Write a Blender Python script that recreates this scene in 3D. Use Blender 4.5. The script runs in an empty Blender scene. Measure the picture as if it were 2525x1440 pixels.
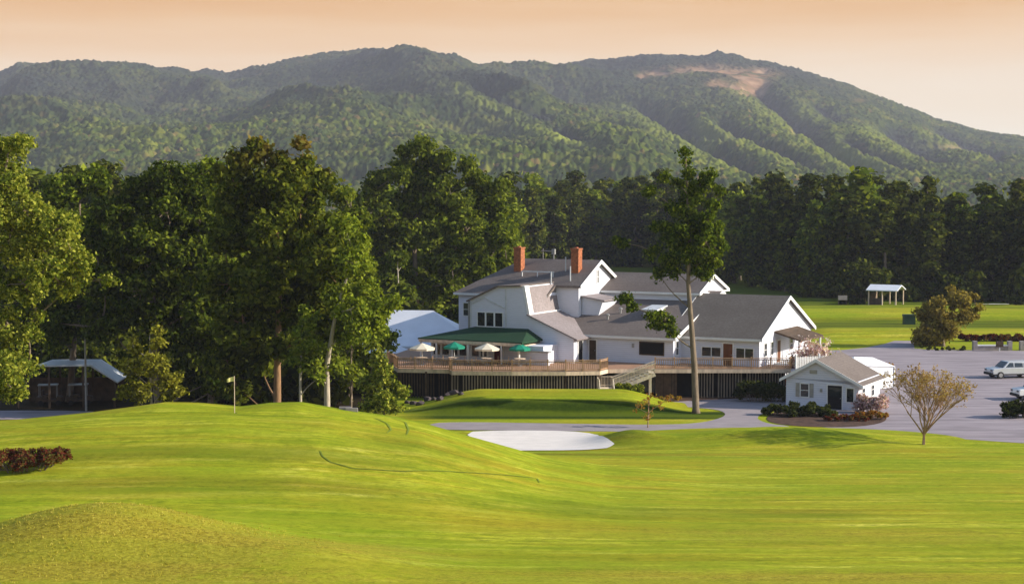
# Golf clubhouse below wooded mountains, low evening sun from the right.
import bpy, bmesh, math, random
import numpy as np
from mathutils import Vector, Matrix
sc = bpy.context.scene
COL = sc.collection
R = math.radians
rng = np.random.default_rng(7)
random.seed(7)

# ------------------------------------------------------------------ camera
CAM_H = 19.2
PITCH = math.atan(240 / 4000)
cd = bpy.data.cameras.new('camera'); cam = bpy.data.objects.new('camera', cd); COL.objects.link(cam)
cam.location = (0, 0, CAM_H); cam.rotation_euler = (R(90) - PITCH, 0, 0)
cd.sensor_width = 36; cd.lens = 36 * 4000 / 2525; cd.clip_start = 0.5; cd.clip_end = 12000
sc.camera = cam

# ------------------------------------------------------------------ materials
def mat(name):
    m = bpy.data.materials.new(name); m.use_nodes = True
    nt = m.node_tree; nt.nodes.clear()
    out = nt.nodes.new('ShaderNodeOutputMaterial')
    return m, nt, out
def nd(nt, typ, **kw):
    n = nt.nodes.new(typ)
    for k, v in kw.items():
        if k.startswith('i_'):
            n.inputs[k[2:].replace('_', ' ')].default_value = v
        else: setattr(n, k, v)
    return n
def rgb(c): return (c[0], c[1], c[2], 1)
def coords(nt, scale=(1, 1, 1), kind='Object', rot=(0, 0, 0)):
    tc = nd(nt, 'ShaderNodeTexCoord'); mp = nd(nt, 'ShaderNodeMapping')
    mp.inputs['Scale'].default_value = scale; mp.inputs['Rotation'].default_value = rot
    nt.links.new(tc.outputs[kind], mp.inputs['Vector']); return mp.outputs['Vector']
def noise(nt, vec, scale, detail=3, rough=.55):
    n = nd(nt, 'ShaderNodeTexNoise'); n.inputs['Scale'].default_value = scale
    n.inputs['Detail'].default_value = detail; n.inputs['Roughness'].default_value = rough
    nt.links.new(vec, n.inputs['Vector']); return n.outputs['Fac']
def ramp(nt, fac, stops, interp='LINEAR'):
    r = nd(nt, 'ShaderNodeValToRGB'); r.color_ramp.interpolation = interp
    e = r.color_ramp.elements
    while len(e) < len(stops): e.new(.5)
    for k, (p, c) in enumerate(stops):
        e[k].position = p; e[k].color = rgb(c) if hasattr(c, '__len__') else (c, c, c, 1)
    nt.links.new(fac, r.inputs['Fac']); return r.outputs['Color']
def mix(nt, fac, a, b, blend='MIX'):
    m = nd(nt, 'ShaderNodeMix', data_type='RGBA', blend_type=blend)
    for s, v in ((m.inputs[0], fac), (m.inputs[6], a), (m.inputs[7], b)):
        if hasattr(v, 'default_value') or hasattr(v, 'links'): nt.links.new(v, s)
        else: s.default_value = rgb(v) if hasattr(v, '__len__') else v
    return m.outputs[2]
def surf(name, c, rough=.7, var=.12, scale=3, vs=(1, 1, 1), bump=0, spec=.3, metal=0, rot=(0, 0, 0), bscale=None):
    m, nt, out = mat(name)
    v = coords(nt, vs, rot=rot); f = noise(nt, v, scale)
    lo = [x * (1 - var) for x in c]; hi = [min(1, x * (1 + var)) for x in c]
    col = ramp(nt, f, [(.3, lo), (.7, hi)])
    p = nd(nt, 'ShaderNodeBsdfPrincipled'); p.inputs['Roughness'].default_value = rough
    p.inputs['Specular IOR Level'].default_value = spec; p.inputs['Metallic'].default_value = metal
    nt.links.new(col, p.inputs['Base Color']); nt.links.new(p.outputs[0], out.inputs[0])
    if bump:
        b = nd(nt, 'ShaderNodeBump'); b.inputs['Strength'].default_value = bump; b.inputs['Distance'].default_value = .05
        f2 = noise(nt, v, bscale or scale * 4); nt.links.new(f2, b.inputs['Height']); nt.links.new(b.outputs[0], p.inputs['Normal'])
    return m
def striped(name, c1, c2, period, axis='z', width=.12, rough=.7, var=.1):
    """boards / clapboard / shingle courses: a thin darker joint every `period` metres"""
    m, nt, out = mat(name)
    tc = nd(nt, 'ShaderNodeTexCoord'); sx = nd(nt, 'ShaderNodeSeparateXYZ'); nt.links.new(tc.outputs['Object'], sx.inputs[0])
    d = nd(nt, 'ShaderNodeMath', operation='DIVIDE'); d.inputs[1].default_value = period; nt.links.new(sx.outputs['xyz'.index(axis)], d.inputs[0])
    fr = nd(nt, 'ShaderNodeMath', operation='FRACT'); nt.links.new(d.outputs[0], fr.inputs[0])
    lt = nd(nt, 'ShaderNodeMath', operation='LESS_THAN'); lt.inputs[1].default_value = width; nt.links.new(fr.outputs[0], lt.inputs[0])
    v = coords(nt, (1, 1, 3)); f = noise(nt, v, 1.4, 5)
    ca = ramp(nt, f, [(.3, [x * (1 - var) for x in c1]), (.7, [min(1, x * (1 + var)) for x in c1])])
    col = mix(nt, lt.outputs[0], ca, c2)
    p = nd(nt, 'ShaderNodeBsdfPrincipled'); p.inputs['Roughness'].default_value = rough; p.inputs['Specular IOR Level'].default_value = .25
    nt.links.new(col, p.inputs['Base Color']); nt.links.new(p.outputs[0], out.inputs[0]); return m
def shingle(name, c):
    m, nt, out = mat(name)
    v = coords(nt, (1, 1, 1))
    big = noise(nt, v, .35, 4); fine = noise(nt, v, 5, 2)
    tc = nd(nt, 'ShaderNodeTexCoord'); sx = nd(nt, 'ShaderNodeSeparateXYZ'); nt.links.new(tc.outputs['Object'], sx.inputs[0])
    d = nd(nt, 'ShaderNodeMath', operation='DIVIDE'); d.inputs[1].default_value = .14; nt.links.new(sx.outputs[2], d.inputs[0])
    fr = nd(nt, 'ShaderNodeMath', operation='FRACT'); nt.links.new(d.outputs[0], fr.inputs[0])
    c0 = ramp(nt, fine, [(.3, [x * .8 for x in c]), (.7, [x * 1.2 for x in c])])
    c1 = mix(nt, ramp(nt, big, [(.35, 0.0), (.65, .5)]), c0, [c[0] * .75, c[1] * .72, c[2] * .7])
    c2 = mix(nt, ramp(nt, fr.outputs[0], [(0, .45), (.2, 0.0)]), c1, [x * .5 for x in c])
    p = nd(nt, 'ShaderNodeBsdfPrincipled'); p.inputs['Roughness'].default_value = .85; p.inputs['Specular IOR Level'].default_value = .2
    nt.links.new(c2, p.inputs['Base Color']); nt.links.new(p.outputs[0], out.inputs[0]); return m
def leafmat(name, cols, trans=.35, patch=None):
    """leaves: every leaf its own tone, patches of tone through the crown"""
    m, nt, out = mat(name)
    g = nd(nt, 'ShaderNodeNewGeometry'); oi = nd(nt, 'ShaderNodeObjectInfo')
    v = coords(nt, kind='Object'); f = noise(nt, v, .45, 3)
    a = nd(nt, 'ShaderNodeMath', operation='MULTIPLY'); a.inputs[1].default_value = .62; nt.links.new(g.outputs['Random Per Island'], a.inputs[0])
    b = nd(nt, 'ShaderNodeMath', operation='MULTIPLY_ADD'); b.inputs[1].default_value = .60; nt.links.new(f, b.inputs[0]); nt.links.new(a.outputs[0], b.inputs[2])
    r = nd(nt, 'ShaderNodeMath', operation='MULTIPLY_ADD'); r.inputs[1].default_value = .3; nt.links.new(oi.outputs['Random'], r.inputs[0]); nt.links.new(b.outputs[0], r.inputs[2])
    n = len(cols); col = ramp(nt, r.outputs[0], [(.3 + .75 * k / max(1, n - 1), c) for k, c in enumerate(cols)])
    if patch:      # a differently coloured top (z0, z1, colour)
        sx = nd(nt, 'ShaderNodeSeparateXYZ'); nt.links.new(v, sx.inputs[0])
        mr = nd(nt, 'ShaderNodeMapRange'); mr.inputs[1].default_value = patch[0]; mr.inputs[2].default_value = patch[1]
        nt.links.new(sx.outputs[2], mr.inputs[0])
        ml = nd(nt, 'ShaderNodeMath', operation='MULTIPLY'); nt.links.new(mr.outputs[0], ml.inputs[0])
        nt.links.new(ramp(nt, noise(nt, v, .8, 2), [(.4, 0.0), (.6, 1.0)]), ml.inputs[1])
        col = mix(nt, ml.outputs[0], col, patch[2])
    d = nd(nt, 'ShaderNodeBsdfDiffuse'); t = nd(nt, 'ShaderNodeBsdfTranslucent'); ms = nd(nt, 'ShaderNodeMixShader'); ms.inputs[0].default_value = trans
    nt.links.new(col, d.inputs[0])
    tcol = mix(nt, 1.0, col, (1.25, 1.2, .5), 'MULTIPLY'); nt.links.new(tcol, t.inputs[0])
    nt.links.new(d.outputs[0], ms.inputs[1]); nt.links.new(t.outputs[0], ms.inputs[2]); nt.links.new(ms.outputs[0], out.inputs[0]); return m

M = {}
M['white_siding'] = striped('white clapboard', (.72, .74, .84), (.52, .54, .63), .2, 'z', .13, var=.04)
M['white'] = surf('white paint', (.82, .82, .82), .5, .04, 1.5)
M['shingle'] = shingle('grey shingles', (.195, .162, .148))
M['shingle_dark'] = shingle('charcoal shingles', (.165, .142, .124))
M['shingle_sunlit'] = shingle('rosy sunlit shingles', (.30, .26, .265))  # sunlight on the right-facing slopes put into a paler, rosier colour
M['shingle_green'] = shingle('dark green metal roofing', (.02, .06, .03))
M['brick'] = surf('orange brick', (.36, .125, .055), .85, .4, 5, bump=.3)
M['glass'] = surf('window glass', (.02, .025, .03), .08, .2, 1, spec=.8)
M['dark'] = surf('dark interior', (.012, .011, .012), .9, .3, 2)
M['dark_red'] = surf('dark red door paint', (.10, .012, .014), .45, .15, 3)
M['brown_door'] = surf('stained brown door', (.16, .055, .022), .5, .25, 3, (1, 1, .2))
M['deck'] = striped('weathered deck boards', (.42, .24, .15), (.2, .12, .08), .15, 'y', .1)
M['rail'] = surf('red cedar railing', (.46, .285, .16), .75, .3, 3, (1, 1, .3))
M['rail_pale'] = surf('pale new timber', (.74, .58, .44), .7, .22, 3, (1, 1, .3))
M['rail_new'] = surf('fresh pale timber', (.85, .70, .54), .7, .22, 3, (1, 1, .3))
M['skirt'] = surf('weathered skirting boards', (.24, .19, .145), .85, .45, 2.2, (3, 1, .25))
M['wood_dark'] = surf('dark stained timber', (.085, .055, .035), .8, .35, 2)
M['cream'] = surf('cream canvas', (.78, .70, .55), .8, .06, 2)
M['green_canvas'] = surf('green canvas', (.01, .24, .15), .7, .15, 2)
M['tent'] = surf('white vinyl', (.84, .86, .93), .5, .05, .7, bump=.15)
M['metal'] = surf('grey metal', (.35, .35, .36), .4, .15, 3, metal=.4)
M['pale_metal'] = surf('pale metal roofing', (.60, .62, .66), .45, .1, 2)
M['asphalt'] = surf('pale worn asphalt', (.315, .27, .295), .9, .26, .30, (.6, 2.8, 1), .2, bscale=14)
M['gravel_path'] = surf('pale cart path', (.33, .285, .30), .9, .13, .5, (1, 2, 1), .3, bscale=10)
M['sand'] = surf('white sand', (.80, .74, .70), .95, .06, .8, (1, 2, 1), .4, bscale=6)
M['rock'] = surf('grey rock', (.075, .058, .06), .9, .4, 2, bump=.5)
M['mulch'] = surf('brown mulch', (.085, .045, .03), .95, .45, 1.5, bump=.6)
M['bark'] = surf('grey brown bark', (.20, .155, .11), .9, .35, 3, (3, 3, .5), .5)
M['bark_light'] = surf('pale bark', (.42, .36, .28), .9, .3, 3, (3, 3, .5), .4)
M['bark_tan'] = surf('tan twigs', (.33, .21, .13), .9, .3, 3)
M['bark_red'] = surf('warm brown bark', (.27, .16, .085), .9, .35, 3, (3, 3, .5), .5)
M['car_paint'] = surf('silver car paint', (.60, .62, .66), .25, .03, 2, spec=.6, metal=.3)
M['rubber'] = surf('black rubber', (.02, .02, .022), .8, .2, 4)
M['green_plastic'] = surf('dark green plastic', (.012, .045, .03), .5, .2, 3)
M['flag'] = surf('pale yellow flag cloth', (.75, .70, .28), .7, .08, 4)
M['terracotta'] = surf('terracotta', (.42, .14, .07), .8, .2, 4)
M['track'] = surf('darker uncut grass', (.17, .225, .012), .95, .25, 2)  # darker green of the mowing edge and tyre tracks
M['stone'] = surf('pale stone', (.34, .30, .30), .9, .2, 1.5, bump=.4)
M['lamp_red'] = surf('red lens', (.3, .01, .01), .3, .05, 3)

# leaves
LM = {
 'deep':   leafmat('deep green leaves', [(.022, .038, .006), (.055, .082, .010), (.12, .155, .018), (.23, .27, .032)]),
 'broad':  leafmat('broadleaf green', [(.024, .042, .006), (.062, .098, .010), (.14, .19, .018), (.28, .33, .035)]),
 'rusty':  leafmat('green leaves turning rusty', [(.026, .040, .006), (.062, .085, .010), (.13, .155, .018), (.25, .27, .032)], patch=(20.5, 27, (.34, .19, .06))),
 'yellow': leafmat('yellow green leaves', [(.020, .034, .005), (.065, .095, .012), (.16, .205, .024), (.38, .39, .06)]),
 'gold':   leafmat('golden leaves', [(.07, .075, .012), (.17, .17, .02), (.32, .31, .035), (.46, .43, .08)]),
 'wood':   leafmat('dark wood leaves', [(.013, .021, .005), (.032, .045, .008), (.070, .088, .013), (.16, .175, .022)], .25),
 'brown':  leafmat('brown bronze leaves', [(.03, .030, .010), (.09, .075, .02), (.18, .15, .035), (.32, .25, .06)]),
 'shrub':  leafmat('dark shrub leaves', [(.01, .018, .006), (.022, .034, .010), (.05, .065, .016), (.09, .10, .03)]),
 'red':    leafmat('dark red leaves', [(.03, .015, .010), (.10, .022, .018), (.18, .035, .022), (.14, .12, .03)]),
 'orange': leafmat('orange leaves', [(.10, .04, .012), (.26, .10, .025), (.42, .20, .04), (.30, .24, .05)]),
 'pink':   leafmat('pink and white blossom', [(.10, .14, .04), (.45, .25, .32), (.75, .55, .62), (.85, .80, .80)]),
 'tan':    leafmat('tan dry leaves', [(.22, .13, .07), (.36, .24, .11), (.46, .32, .13), (.50, .40, .20)]),
}

# ------------------------------------------------------------------ mesh helpers
class MB:
    def __init__(s): s.v = []; s.f = []
    def add(s, vs, fs):
        b = len(s.v); s.v += [tuple(v) for v in vs]; s.f += [tuple(b + i for i in f) for f in fs]; return s
    def box(s, x0, x1, y0, y1, z0, z1):
        return s.add([(x0, y0, z0), (x1, y0, z0), (x1, y1, z0), (x0, y1, z0), (x0, y0, z1), (x1, y0, z1), (x1, y1, z1), (x0, y1, z1)],
                     [(0, 3, 2, 1), (4, 5, 6, 7), (0, 1, 5, 4), (1, 2, 6, 5), (2, 3, 7, 6), (3, 0, 4, 7)])
    def tube(s, pts, rad, n=6, cap=True):
        pts = [Vector(p) for p in pts]; rad = list(rad) if hasattr(rad, '__len__') else [rad] * len(pts)
        vs = []; fs = []; m = len(pts)
        for k, p in enumerate(pts):
            d = (pts[min(k + 1, m - 1)] - pts[max(k - 1, 0)]).normalized()
            a = d.cross(Vector((0, 0, 1)) if abs(d.z) < .9 else Vector((1, 0, 0))).normalized(); b = d.cross(a)
            for j in range(n):
                t = 2 * math.pi * j / n; vs.append(p + (a * math.cos(t) + b * math.sin(t)) * rad[k])
        for k in range(m - 1):
            for j in range(n):
                j2 = (j + 1) % n; fs.append((k * n + j, k * n + j2, (k + 1) * n + j2, (k + 1) * n + j))
        if cap: fs.append(tuple(range(n))[::-1]); fs.append(tuple((m - 1) * n + j for j in range(n)))
        return s.add(vs, fs)
    def beam(s, a, b, w, h):
        a = Vector(a); b = Vector(b); d = (b - a).normalized()
        u = d.cross(Vector((0, 0, 1))); u = u.normalized() if u.length > 1e-4 else Vector((1, 0, 0)); v = u.cross(d).normalized()
        vs = []
        for p in (a, b):
            for i, j in ((-1, -1), (1, -1), (1, 1), (-1, 1)): vs.append(p + u * (i * w / 2) + v * (j * h / 2))
        return s.add(vs, [(0, 1, 2, 3), (7, 6, 5, 4), (0, 4, 5, 1), (1, 5, 6, 2), (2, 6, 7, 3), (3, 7, 4, 0)])
    def prism(s, poly, axis, a, b):
        """extrude a 2-D polygon along an axis: axis 'x' takes (y,z), 'y' takes (x,z), 'z' takes (x,y)"""
        def p3(q, c): return (c, q[0], q[1]) if axis == 'x' else ((q[0], c, q[1]) if axis == 'y' else (q[0], q[1], c))
        n = len(poly); vs = [p3(q, a) for q in poly] + [p3(q, b) for q in poly]
        return s.add(vs, [tuple(range(n))[::-1], tuple(range(n, 2 * n))] + [(i, (i + 1) % n, n + (i + 1) % n, n + i) for i in range(n)])
    def slab(s, quad, th):
        """a sloping slab: 3 or 4 corners on top, thickness downwards"""
        n = len(quad); top = [Vector(q) for q in quad]; bot = [q - Vector((0, 0, th)) for q in top]
        return s.add(top + bot, [tuple(range(n)), tuple(range(n, 2 * n))[::-1]] + [(i, n + i, n + (i + 1) % n, (i + 1) % n) for i in range(n)])
    def lathe(s, prof, n=16, c=(0, 0, 0)):
        vs = []; fs = []
        for r, z in prof:
            for j in range(n):
                t = 2 * math.pi * j / n; vs.append((c[0] + r * math.cos(t), c[1] + r * math.sin(t), c[2] + z))
        for k in range(len(prof) - 1):
            for j in range(n): fs.append((k * n + j, k * n + (j + 1) % n, (k + 1) * n + (j + 1) % n, (k + 1) * n + j))
        fs.append(tuple(range(n))[::-1]); fs.append(tuple((len(prof) - 1) * n + j for j in range(n)))
        return s.add(vs, fs)
    def build(s, name, m, parent=None, smooth=False, fix=True):
        me = bpy.data.meshes.new(name); me.from_pydata([tuple(v) for v in s.v], [], s.f)
        if fix:
            bm = bmesh.new(); bm.from_mesh(me); bmesh.ops.recalc_face_normals(bm, faces=bm.faces); bm.to_mesh(me); bm.free()
        me.materials.append(m)
        if smooth: me.polygons.foreach_set('use_smooth', [True] * len(me.polygons))
        o = bpy.data.objects.new(name, me); COL.objects.link(o)
        if parent: o.parent = parent
        return o
def tag(o, label=None, cat=None, group=None, kind=None):
    if label: o['label'] = label
    if cat: o['category'] = cat
    if group: o['group'] = group
    if kind: o['kind'] = kind
    return o
def empty(name, loc, rz=0, label=None, cat=None, group=None):
    o = bpy.data.objects.new(name, None); COL.objects.link(o); o.location = loc; o.rotation_euler = (0, 0, rz); o.empty_display_size = .3
    return tag(o, label, cat, group)
def np_mesh(name, verts, faces, m, parent=None, smooth=False):
    """verts (N,3), faces (F,k) arrays"""
    me = bpy.data.meshes.new(name); k = faces.shape[1]
    me.vertices.add(len(verts)); me.vertices.foreach_set('co', verts.astype(np.float32).ravel())
    me.loops.add(faces.size); me.loops.foreach_set('vertex_index', faces.astype(np.int32).ravel())
    me.polygons.add(len(faces)); me.polygons.foreach_set('loop_start', np.arange(0, faces.size, k, dtype=np.int32))
    me.polygons.foreach_set('loop_total', np.full(len(faces), k, np.int32))
    if smooth: me.polygons.foreach_set('use_smooth', np.ones(len(faces), bool))
    me.materials.append(m); me.update(); me.validate()
    o = bpy.data.objects.new(name, me); COL.objects.link(o)
    if parent: o.parent = parent
    return o

# ------------------------------------------------------------------ value noise (numpy)
_T = rng.random((256, 256))
def vn(x, y):
    xi = np.floor(x).astype(int); yi = np.floor(y).astype(int); fx = x - xi; fy = y - yi
    fx = fx * fx * (3 - 2 * fx); fy = fy * fy * (3 - 2 * fy)
    a = _T[xi % 256, yi % 256]; b = _T[(xi + 1) % 256, yi % 256]; c = _T[xi % 256, (yi + 1) % 256]; d = _T[(xi + 1) % 256, (yi + 1) % 256]
    return (a * (1 - fx) + b * fx) * (1 - fy) + (c * (1 - fx) + d * fx) * fy
def fbm(x, y, o=4):
    s = 0; a = .5
    for k in range(o): s = s + a * vn(x * 2 ** k + 17 * k, y * 2 ** k + 31 * k); a *= .5
    return s
def sst(a, b, x):
    t = np.clip((x - a) / (b - a), 0, 1); return t * t * (3 - 2 * t)

# ------------------------------------------------------------------ terrain
def gz(x, y):
    x = np.asarray(x, float); y = np.asarray(y, float)
    base = 3.6 * (np.clip(123 - y, 0, None) / 58) ** 1.15
    cx = [-90, -60, -45, -33, -28, -25, -23, -21, -18, -16, -14, -11.5, -8, -5.6, -1.6, 2, 6, 12]
    cz = [2.5, 3.3, 3.9, 4.35, 4.8, 5.2, 5.5, 5.45, 5.2, 5.45, 5.5, 5.05, 4.55, 4.0, 2.8, 1.75, 1.1, .85]
    crest = np.interp(x, cx, cz)
    smooth = np.interp(x, [-90, -60, -45, -33, -26, -18, -11.5, -5.6, -1.6, 2, 6, 12], [2.5, 3.3, 3.85, 4.45, 4.95, 5.2, 4.95, 4.0, 2.8, 1.75, 1.1, .85])
    crest = smooth + (crest - smooth) * sst(100.5, 105, y)
    g = sst(70, 104, y) * (1 - sst(107, 119, y))
    z = base + (crest - .85) * g
    # brown hummock at lower left
    z = z + 2.25 * np.exp(-(((x + 18.3) / 6.8) ** 2) - (((y - 71.5) / 5.0) ** 2))
    z = z + .7 * np.exp(-(((x + 9) / 5) ** 2) - (((y - 68) / 4) ** 2))
    # practice mound before the terrace
    fx = sst(-10, -2.5, x) * (1 - sst(9.5, 16.5, x))
    z = z + fx * (1.08 * sst(141.2, 143.2, y) + .35 * sst(143, 147.5, y)) * (1 - sst(148.0, 150.0, y))
    # lawn swell before the parking lot, bumps by the bunker
    z = z + 1.0 * np.exp(-(((x - 21.0) / 7.5) ** 2) - (((y - 126.3) / 3.6) ** 2))
    z = z + .75 * np.exp(-(((x - 9.4) / 2.6) ** 2) - (((y - 126) / 2.2) ** 2))
    # bunker bowl
    z = z - .25 * np.exp(-(((x - 1.5) / 5.5) ** 4) - (((y - 125) / 4) ** 4))
    # rolling fairway beyond the lot
    fr = sst(36, 44, x) 
    z = z + 1.1 * fr * sst(243, 250, y) * (1 - sst(262, 285, y))
    z = z + .8 * fr * sst(212, 219, y) * (1 - sst(222, 236, y))
    z = z + .16 * (fbm(x / 9, y / 6) - .45) * (1 - sst(118, 124, y))
    z = z + .5 * (fbm(x / 25, y / 20) - .45) * sst(205, 225, y) * sst(20, 40, x)
    z = np.where(y > 500, z - 3 * sst(500, 560, y), z)
    return z
def gz1(x, y): return float(gz(x, y))

def axis_pts(segs):
    out = []
    for a, b, s in segs: out += list(np.arange(a, b, s))
    out.append(segs[-1][1]); return np.array(out, float)
xs = axis_pts([(-2100, -300, 90), (-300, -90, 15), (-90, -50, 2), (-50, 50, .5), (50, 100, 2), (100, 300, 15), (300, 2100, 90)])
ys = axis_pts([(-15, 30, 5), (30, 56, 1), (56, 156, .4), (156, 205, 2), (205, 300, 1.5), (300, 560, 10), (560, 4250, 123)])
X, Y = np.meshgrid(xs, ys); Z = gz(X, Y)
nx, ny = len(xs), len(ys)
idx = np.arange(nx * ny).reshape(ny, nx)
F = np.stack([idx[:-1, :-1], idx[:-1, 1:], idx[1:, 1:], idx[1:, :-1]], -1).reshape(-1, 4)

def grass_material():
    m, nt, out = mat('mown grass')
    a1 = nd(nt, 'ShaderNodeAttribute', attribute_name='rough'); a2 = nd(nt, 'ShaderNodeAttribute', attribute_name='dry')
    v = coords(nt, (1, 1, 1)); vs_ = coords(nt, (.10, 1, 1)); vd = coords(nt, (.07, .9, 1), rot=(0, 0, R(9)))
    n1 = noise(nt, vs_, 1.0, 7, .72); n2 = noise(nt, v, 1.6, 6, .75); n3 = noise(nt, vd, .55, 5, .65); n4 = noise(nt, v, .09, 4)
    c = ramp(nt, n1, [(.34, (.19, .235, .010)), (.43, (.32, .365, .016)), (.50, (.43, .445, .022)), (.56, (.56, .54, .040)), (.64, (.76, .70, .11))])
    c = mix(nt, ramp(nt, n2, [(.40, .0), (.62, .55)]), c, (.20, .25, .016))
    c = mix(nt, ramp(nt, n3, [(.44, 0.0), (.60, .65)]), c, (.42, .32, .022))
    c = mix(nt, ramp(nt, n4, [(.42, 0.0), (.62, .55)]), c, (.22, .32, .010))
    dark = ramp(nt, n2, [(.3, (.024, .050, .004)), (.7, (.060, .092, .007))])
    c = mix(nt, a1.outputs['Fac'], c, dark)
    fine = noise(nt, v, 5.5, 6, .85)
    drc = ramp(nt, fine, [(.34, (.17, .115, .016)), (.46, (.30, .235, .024)), (.56, (.46, .38, .04)), (.7, (.58, .48, .08))])
    drm = nd(nt, 'ShaderNodeMath', operation='MULTIPLY_ADD'); nt.links.new(n2, drm.inputs[0]); drm.inputs[1].default_value = .8
    nt.links.new(a2.outputs['Fac'], drm.inputs[2])
    dm = ramp(nt, drm.outputs[0], [(.55, 0.0), (.95, .92)])
    c = mix(nt, dm, c, drc)
    vf = coords(nt, (.45, 1, 1)); ff = noise(nt, vf, 7.0, 5, .8); fg_ = noise(nt, vf, 2.6, 5, .75)
    c = mix(nt, 1.0, c, ramp(nt, ff, [(.34, (.66, .68, .62)), (.5, (1, 1, 1)), (.66, (1.0, 1.0, 1.0))]), 'MULTIPLY')
    c = mix(nt, 1.0, c, ramp(nt, fg_, [(.36, (.74, .78, .70)), (.5, (1, 1, 1))]), 'MULTIPLY')
    mwv = nd(nt, 'ShaderNodeTexWave', wave_type='BANDS', bands_direction='Y'); mwv.inputs['Scale'].default_value = .075; mwv.inputs['Distortion'].default_value = 2.2; mwv.inputs['Detail'].default_value = 2; nt.links.new(coords(nt, (.6, 1, 1), rot=(0, 0, R(6))), mwv.inputs['Vector'])
    c = mix(nt, ramp(nt, mwv.outputs['Fac'], [(.35, 0.0), (.65, .22)]), c, (.30, .37, .02))
    a3 = nd(nt, 'ShaderNodeAttribute', attribute_name='litter_shade'); c = mix(nt, a3.outputs['Fac'], c, ramp(nt, n2, [(.35, (.018, .014, .007)), (.7, (.05, .035, .015))]))
    p = nd(nt, 'ShaderNodeBsdfPrincipled'); p.inputs['Roughness'].default_value = 1; p.inputs['Specular IOR Level'].default_value = .05
    p.inputs['Sheen Weight'].default_value = .0
    nt.links.new(c, p.inputs['Base Color'])
    b = nd(nt, 'ShaderNodeBump'); b.inputs['Strength'].default_value = .35; b.inputs['Distance'].default_value = .10
    nt.links.new(fine, b.inputs['Height']); nt.links.new(b.outputs[0], p.inputs['Normal'])
    nt.links.new(p.outputs[0], out.inputs[0]); return m
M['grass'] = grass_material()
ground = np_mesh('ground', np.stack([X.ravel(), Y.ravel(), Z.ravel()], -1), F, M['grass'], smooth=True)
tag(ground, kind='structure')
xx, yy = X.ravel(), Y.ravel()
jit = 1.6 * (fbm(xx / 3.5, yy / 2.5) - .45)
rough = np.zeros_like(xx)
rough = np.maximum(rough, .40 * sst(88.5, 90.5, yy + .6 * jit) * (1 - sst(91.5, 93.0, yy + .6 * jit)) * (1 - sst(-8, -2, xx)))     # collar before the green
rough = np.maximum(rough, .34 * np.exp(-(((xx + 6) / 4.0) ** 2) - (((yy - 96) / 5) ** 2)))
rough = np.maximum(rough, .30 * sst(83, 85, yy + jit) * (1 - sst(87, 89, yy + jit)) * sst(-3, 2, xx) * (1 - sst(16, 22, xx)))
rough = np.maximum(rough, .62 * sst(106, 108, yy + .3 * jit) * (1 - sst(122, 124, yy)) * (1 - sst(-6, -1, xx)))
rough = np.maximum(rough, 1.0 * sst(-11, -6, xx) * (1 - sst(18.5, 19.5, xx)) * (sst(137.6, 138.8, yy) * (1 - sst(142.6, 143.5, yy + .3 * jit))))  # shade on the practice mound's face put into darker grass colour
rough = np.maximum(rough, .6 * np.exp(-(((xx - 9) / 4.5) ** 2) - (((yy - 124.5) / 3.0) ** 2)))  # shaded near side of the bunker bump painted as darker grass
rough = np.maximum(rough, .45 * np.exp(-(((xx - 5) / 12) ** 2) - (((yy - 117.5) / 2.2) ** 2)))
rough = np.maximum(rough, .8 * sst(222, 227, yy + jit) * (1 - sst(243, 248, yy + jit)) * sst(30, 36, xx))  # rough beyond the lot, with the slope's shade put into its colour
rough = np.maximum(rough, .45 * sst(256, 259, yy + jit) * (1 - sst(264, 268, yy + jit)) * sst(30, 36, xx))
rough = np.maximum(rough, .85 * sst(266, 282, yy + 2 * jit) * (1 - .45 * np.exp(-((yy - 272) / 3) ** 2)))
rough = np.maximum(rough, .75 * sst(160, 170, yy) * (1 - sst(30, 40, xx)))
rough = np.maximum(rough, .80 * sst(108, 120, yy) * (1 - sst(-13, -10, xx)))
floor_ = sst(120, 124, yy) * (1 - sst(212, 216, yy)) * (1 - sst(-12, -9.5, xx + (yy - 120) * .03))  # leaf litter, with the deep tree shade put into its colour
rough = np.maximum(rough, .26 * sst(82.5, 84, yy + .8 * jit) * (1 - sst(85.5, 87, yy + .8 * jit)) * (1 - sst(5, 14, xx)) * (.4 + 1.2 * fbm(xx / 9, yy * 0 + 3)))
dry = .95 * np.exp(-(((xx + 17) / 8.5) ** 2) - (((yy - 68) / 5.6) ** 2))
dry = np.maximum(dry, .42 * (1 - sst(64, 74, yy + jit)) * (.5 + 1.0 * fbm(xx / 5, yy / 3)) )
dry = np.maximum(dry, .55 * np.exp(-(((xx + 8) / 6) ** 2) - (((yy - 70) / 4) ** 2)))
dry = np.maximum(dry, .35 * np.exp(-(((xx - 15) / 18) ** 2) - (((yy - 78) / 4) ** 2)))
me = ground.data
for nm, arr in (('rough', rough), ('dry', dry), ('litter_shade', floor_)):
    at = me.attributes.new(nm, 'FLOAT', 'POINT'); at.data.foreach_set('value', arr.astype(np.float32))

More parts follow.
